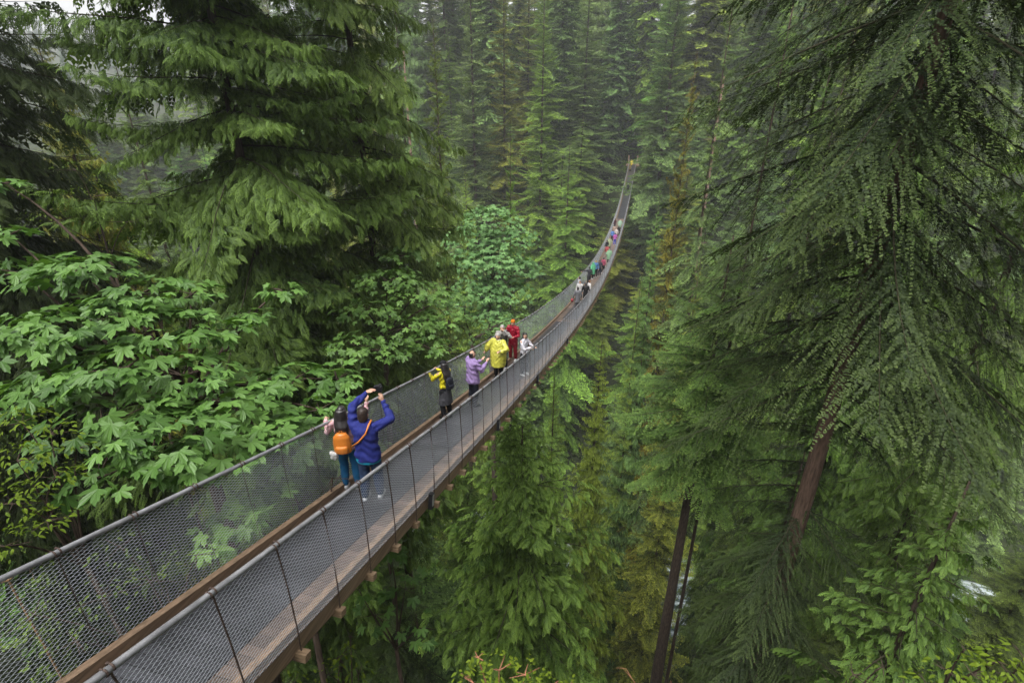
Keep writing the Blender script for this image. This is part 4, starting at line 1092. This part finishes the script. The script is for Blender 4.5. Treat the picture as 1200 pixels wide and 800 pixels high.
# woman beside him
y_, d_ = by_head(405, 468, 1.62)
print('woman', y_, d_)
wom = person('long-haired woman in a pink striped top holding the left rail beside the blue jacket', 6.28, max(d_, -1.40), 1.62, 18,
             L=((-.30, .05, 1.20), (-.36, .24, 1.33), (-.3, 1, -.2)), R=((.34, .22, 1.40), (.38, .30, 1.62), (.1, .1, 1)),
             top=stripes((.62, .20, .26), (.75, .62, .62), 16.), legs=cloth((.015, .12, .27)), style='long', near=True, fem=True, shoes=(.65, .65, .66), turn=-10)
def backpack(label, owner, h, mat, strapm, w=.15, ht=.19, dp=.075, zc=1.16, yoff=-.20, pocket=True, lod=.012, straps=True):
    loc = worldpt(owner, (0, yoff, zc), h); rz = owner.rotation_euler[2]
    e = empty('backpack', loc, rz, label, 'backpack')
    A = Acc(); loft(A, [[0, 0, -ht, w * .8, dp * .9], [0, 0, -ht * .8, w, dp * 1.1], [0, 0, 0, w, dp * 1.1], [0, 0, ht * .6, w * .9, dp], [0, 0, ht * .92, w * .6, dp * .7], [0, 0, ht, w * .3, dp * .4]]); blob(A, 'bag_body', mat, e, lod, 2)
    if pocket:
        A = Acc(); loft(A, [[0, -dp * 1.0, -ht * .82, w * .7, dp * .45], [0, -dp * 1.05, -ht * .3, w * .72, dp * .5], [0, -dp, -ht * .12, w * .6, dp * .3]]); blob(A, 'pocket', mat, e, lod, 1)
    if straps:
        for s in (-1, 1):
            A = Acc(); A.tube([(s * w * .5, dp * .8, -ht * .5), (s * w * .75, .17, -ht * .2), (s * w * .80, .325, .10), (s * w * .72, .30, .25), (s * w * .66, .19, .315), (s * w * .55, .09, .26), (s * w * .4, .03, ht * .8)], .014, 5); A.build('strap', strapm, e, True)
    A = Acc(); A.tube([(-.03, 0, ht * .9), (-.02, 0, ht + .035), (.02, 0, ht + .035), (.03, 0, ht * .9)], .007, 5); A.build('grab_loop', strapm, e, True)
    return e
ORANGE = simple('orange_leather', (.48, .15, .018), .35, var=.12, scale=6, spec=.5)
bp = backpack('glossy orange backpack on the woman in the pink striped top', wom, 1.62, ORANGE, ORANGE, zc=1.12)
A = Acc()
for p in ((-.0, 0, 0), (.03, .01, -.04), (-.03, 0, -.05), (0, .02, -.08), (-.035, .0, .02), (.035, 0, .02)): ball_tube(A, [p, (p[0], p[1], p[2] - .01)], .042, 8)
fl = blob(A, 'plush_charm', cloth((.75, .74, .72), .08, .95), None, .009, 1, .004); fl.location = worldpt(wom, (-.17, -.22, .90), 1.62); tag(fl, 'fluffy white plush charm hanging at the corner of the orange backpack', 'charm')
A = Acc(); q = [worldpt(man, p, 1.74) for p in ((-.20, -.10, 1.08), (-.05, -.165, 1.22), (.08, -.155, 1.38), (.12, -.10, 1.50), (.13, .0, 1.53))]; A.tube(q, .016, 5)
st = A.build('shoulder_strap', ORANGE, None, True); tag(st, 'thin orange strap running across the back of the blue jacket', 'strap')
# woman in the yellow top
y_, d_ = 10.45, -1.30
yel = person('woman in a bright yellow jacket and grey skirt leaning on the left rail', y_, d_, 1.60, 62,
             L=((-.22, .22, 1.20), (-.16, .42, 1.30), (0, 1, -.1)), R=((.24, .20, 1.22), (.12, .44, 1.32), (0, 1, -.1)),
             top=cloth((.68, .60, .02)), legs=BLACK, skirt=cloth((.07, .07, .08)), coat=.98, style='long', near=True, fem=True, shoes=(.02, .02, .02), hat=BLACK)
backpack('small black backpack on the woman in the yellow jacket', yel, 1.60, cloth((.02, .022, .035)), BLACK, w=.12, ht=.16, dp=.06, zc=1.16)
# man in the lilac shirt
y_, d_ = 11.75, -1.02
person('man in a loose lilac shirt and dark trousers, half bald, both hands raised before him', y_, d_, 1.68, -38,
       L=((-.24, .14, 1.18), (-.10, .38, 1.28), (.2, .6, .8)), R=((.27, .12, 1.18), (.12, .40, 1.30), (-.1, .6, .8)),
       top=cloth((.36, .25, .50)), legs=cloth((.015, .017, .03)), style='bald', near=True, bulk=1.22, coat=.76, shoes=(.03, .03, .03))
# yellow poncho
PON = simple('thin_yellow_plastic', (.50, .48, .07), .3, var=.15, scale=7); PON.node_tree.nodes['Principled BSDF'].inputs['Alpha'].default_value = .8
y_, d_ = by_head(583.5, 391, 1.66)
pon = person('grey-haired person in a translucent yellow rain poncho facing the camera', y_, d_, 1.66, 168,
       L=((-.34, .10, 1.22), (-.20, .26, 1.18), (.3, .9, 0)), R=((.36, .06, 1.20), (.44, .16, 1.05), (.3, .3, -1)),
       poncho=PON, top=cloth((.4, .4, .38)), legs=BLACK, hair=HGREY, near=True, shoes=(.02, .02, .02))
y_, d_ = by_head(588.6, 381, 1.74)
person('grey-haired man in a dark vest behind the poncho, hand raised to his brow', y_, min(d_, -.9), 1.74, 178,
       L=((-.34, .16, 1.38), (-.12, .20, 1.60), (.9, -.1, .3)), top=cloth((.38, .36, .34)), vest=cloth((.06, .06, .05)), legs=cloth((.03, .03, .035)), hair=HGREY, near=True)
y_, d_ = by_head(599.3, 371, 1.76)
person('man in a dark red rain jacket and orange hat behind the near group', y_, d_, 1.72, 176,
       L=((-.27, .10, 1.14), (-.10, .26, 1.10), (.8, .4, 0)), R=((.27, .10, 1.14), (.10, .26, 1.10), (-.8, .4, 0)),
       top=cloth((.32, .010, .030), .2, .4), legs=cloth((.25, .01, .02)), near=True, bulk=1.02, coat=.7, hat=cloth((.75, .22, .02)))
y_, d_ = by_head(608, 390, 1.62)
person('dark long-haired woman in a white blouse resting both forearms on the right rail', y_, max(d_, -.50), 1.62, -120,
       L=((-.20, .20, 1.18), (-.12, .38, 1.26), (.1, 1, -.1)), R=((.22, .20, 1.18), (.10, .40, 1.28), (.1, 1, -.1)),
       top=cloth((.66, .64, .70)), legs=BLACK, style='long', near=True, fem=True, turn=-50)
# the walkers further along
def c_(c, *a):      # muted everyday cloth
    g = sum(c) / 3; return cloth(tuple(round((q * .72 + g * .28) * .85, 4) for q in c), *a)
far = [
 ('in a grey coat carrying a red bag, last of the white-shirted group', 677.4, 336.7, 1.66, 20, dict(top=c_((.22, .22, .24)), legs=c_((.10, .10, .11)), coat=.6)),
 ('with black hair in a light grey shirt at the left rail', 677.2, 323.8, 1.68, 70, dict(top=c_((.42, .43, .46)), legs=c_((.35, .35, .38)))),
 ('with brown hair and a white shirt facing the camera', 680.2, 329.4, 1.66, 170, dict(top=c_((.72, .68, .66)), legs=c_((.4, .35, .3)), hair=HBROWN)),
 ('with long dark hair and black clothes beside the white shirts', 687, 331.5, 1.62, 10, dict(top=BLACK, legs=BLACK, style='long')),
 ('in a white shirt with reddish-brown hair by the right rail', 690.9, 328.6, 1.64, -60, dict(top=c_((.74, .68, .66)), legs=c_((.5, .45, .42)), hair=HBROWN)),
 ('in a charcoal jacket stretching an arm out to the left rail', 691, 312.8, 1.74, 30, dict(top=c_((.05, .05, .065)), legs=c_((.04, .04, .05)), L=((-.42, .06, 1.36), (-.62, .12, 1.30), (-1, .1, -.1)))),
 ('in a blue jacket with a yellow collar and black trousers', 698.7, 305.4, 1.74, 190, dict(top=c_((.04, .22, .55)), legs=BLACK, vest=None, hat=c_((.6, .42, .08)))),
 ('in a bright green cape behind the blue jacket', 695.3, 307.5, 1.66, 60, dict(poncho=c_((.08, .62, .25)), legs=BLACK)),
 ('in a dark jacket next to the crimson one', 703.2, 304.6, 1.70, 10, dict(top=c_((.05, .05, .07)), legs=c_((.04, .05, .08)))),
 ('in a crimson jacket at the right rail', 707.8, 302, 1.66, -30, dict(top=c_((.50, .03, .12)), legs=BLACK)),
 ('in a mint green rain poncho nearest of the two ponchos', 714.4, 291.8, 1.70, 10, dict(poncho=c_((.24, .50, .25)), legs=BLACK)),
 ('in a red jacket just ahead of the nearer mint poncho', 712, 287.3, 1.68, 0, dict(top=c_((.60, .05, .05)), legs=c_((.3, .2, .15)))),
 ('in a black jacket leaning to the left rail ahead of the red jacket', 711.5, 281.5, 1.70, 50, dict(top=BLACK, legs=BLACK)),
 ('in a pale yellow-green raincoat', 714.6, 278.4, 1.66, 180, dict(poncho=c_((.36, .42, .20)), legs=BLACK)),
 ('in a magenta top and bright blue trousers', 721.3, 273.3, 1.68, 0, dict(top=c_((.60, .03, .50)), legs=c_((.04, .06, .60)))),
 ('in a sky blue jacket by the left rail', 718, 269.4, 1.70, 20, dict(top=c_((.05, .25, .75)), legs=BLACK)),
 ('in a pinkish white top', 722.6, 267.6, 1.64, 180, dict(top=c_((.72, .60, .56)), legs=c_((.3, .2, .2)))),
 ('in a tan coat', 720.3, 264.0, 1.66, 0, dict(top=c_((.50, .32, .22)), legs=c_((.2, .12, .1)))),
 ('in black at the right rail below the farther mint poncho', 725.4, 264.8, 1.70, -40, dict(top=BLACK, legs=BLACK)),
 ('in a pale mint rain poncho farthest of the crowd', 727, 257.2, 1.72, 180, dict(poncho=c_((.30, .50, .32)), legs=BLACK)),
 ('in dark maroon leaning over the left rail at the crowd\'s far end', 719.6, 256.2, 1.70, 60, dict(top=c_((.12, .02, .04)), legs=c_((.05, .04, .05)))),
 ('in dark clothes and a white hat alone on the far dark deck', 736.5, 215.5, 1.70, 0, dict(top=BLACK, legs=BLACK, hat=c_((.8, .8, .8)))),
 ('in a bright yellow raincoat at the far end of the bridge', 740.2, 187.2, 1.76, 180, dict(poncho=cloth((.95, .72, .05)), legs=BLACK)),
 ('in a dull ochre coat just below the yellow raincoat', 738.8, 192.5, 1.70, 0, dict(top=c_((.34, .25, .07)), legs=BLACK, coat=.55)),
]
for lab, u, v, h, yaw, kw in far:
    y_, d_ = by_head(u, v, h)
    fe = person('walker ' + lab, y_, float(np.clip(d_, -1.30, -.34)), h, yaw, group='walkers on the far half of the bridge', stride=.06, **kw)
    if 'red bag' in lab:
        A = Acc(); loft(A, [[0, 0, -.14, .09, .04], [0, 0, 0, .10, .05], [0, 0, .08, .07, .03]]); A.tube([(-.08, 0, .1), (-.06, 0, .27), (.06, 0, .27), (.08, 0, .1)], .012, 5)
        b_ = A.build('shoulder_bag', c_((.6, .02, .05)), None, True); b_.location = worldpt(fe, (-.36, .05, .80), h); tag(b_, 'red bag carried by the walker in the grey coat', 'bag')

for nm, o_, h_ in (('man', man, 1.74), ('woman', wom, 1.62)): print(nm, px(worldpt(o_, (0, 0, 1.73), h_))[:2], px(worldpt(o_, (0, 0, 0), h_))[:2])
# ------------------------------------------------------------------ air
def haze():
    A = Acc(); A.box((0, 250, 84), (900, 700, 88))
    m = bpy.data.materials.new('haze_air'); m.use_nodes = True; nt = m.node_tree
    nt.nodes.remove(nt.nodes['Principled BSDF'])
    v = nt.nodes.new('ShaderNodeVolumePrincipled'); v.inputs['Color'].default_value = (.93, .96, .96, 1)
    v.inputs['Density'].default_value = HAZE_DENSITY; v.inputs['Anisotropy'].default_value = .1
    nt.links.new(v.outputs[0], nt.nodes['Material Output'].inputs['Volume'])
    tag(A.build('haze', m), 'thin pale mist filling the canyon', None, None, 'stuff')
if HAZE_DENSITY > 0: haze()
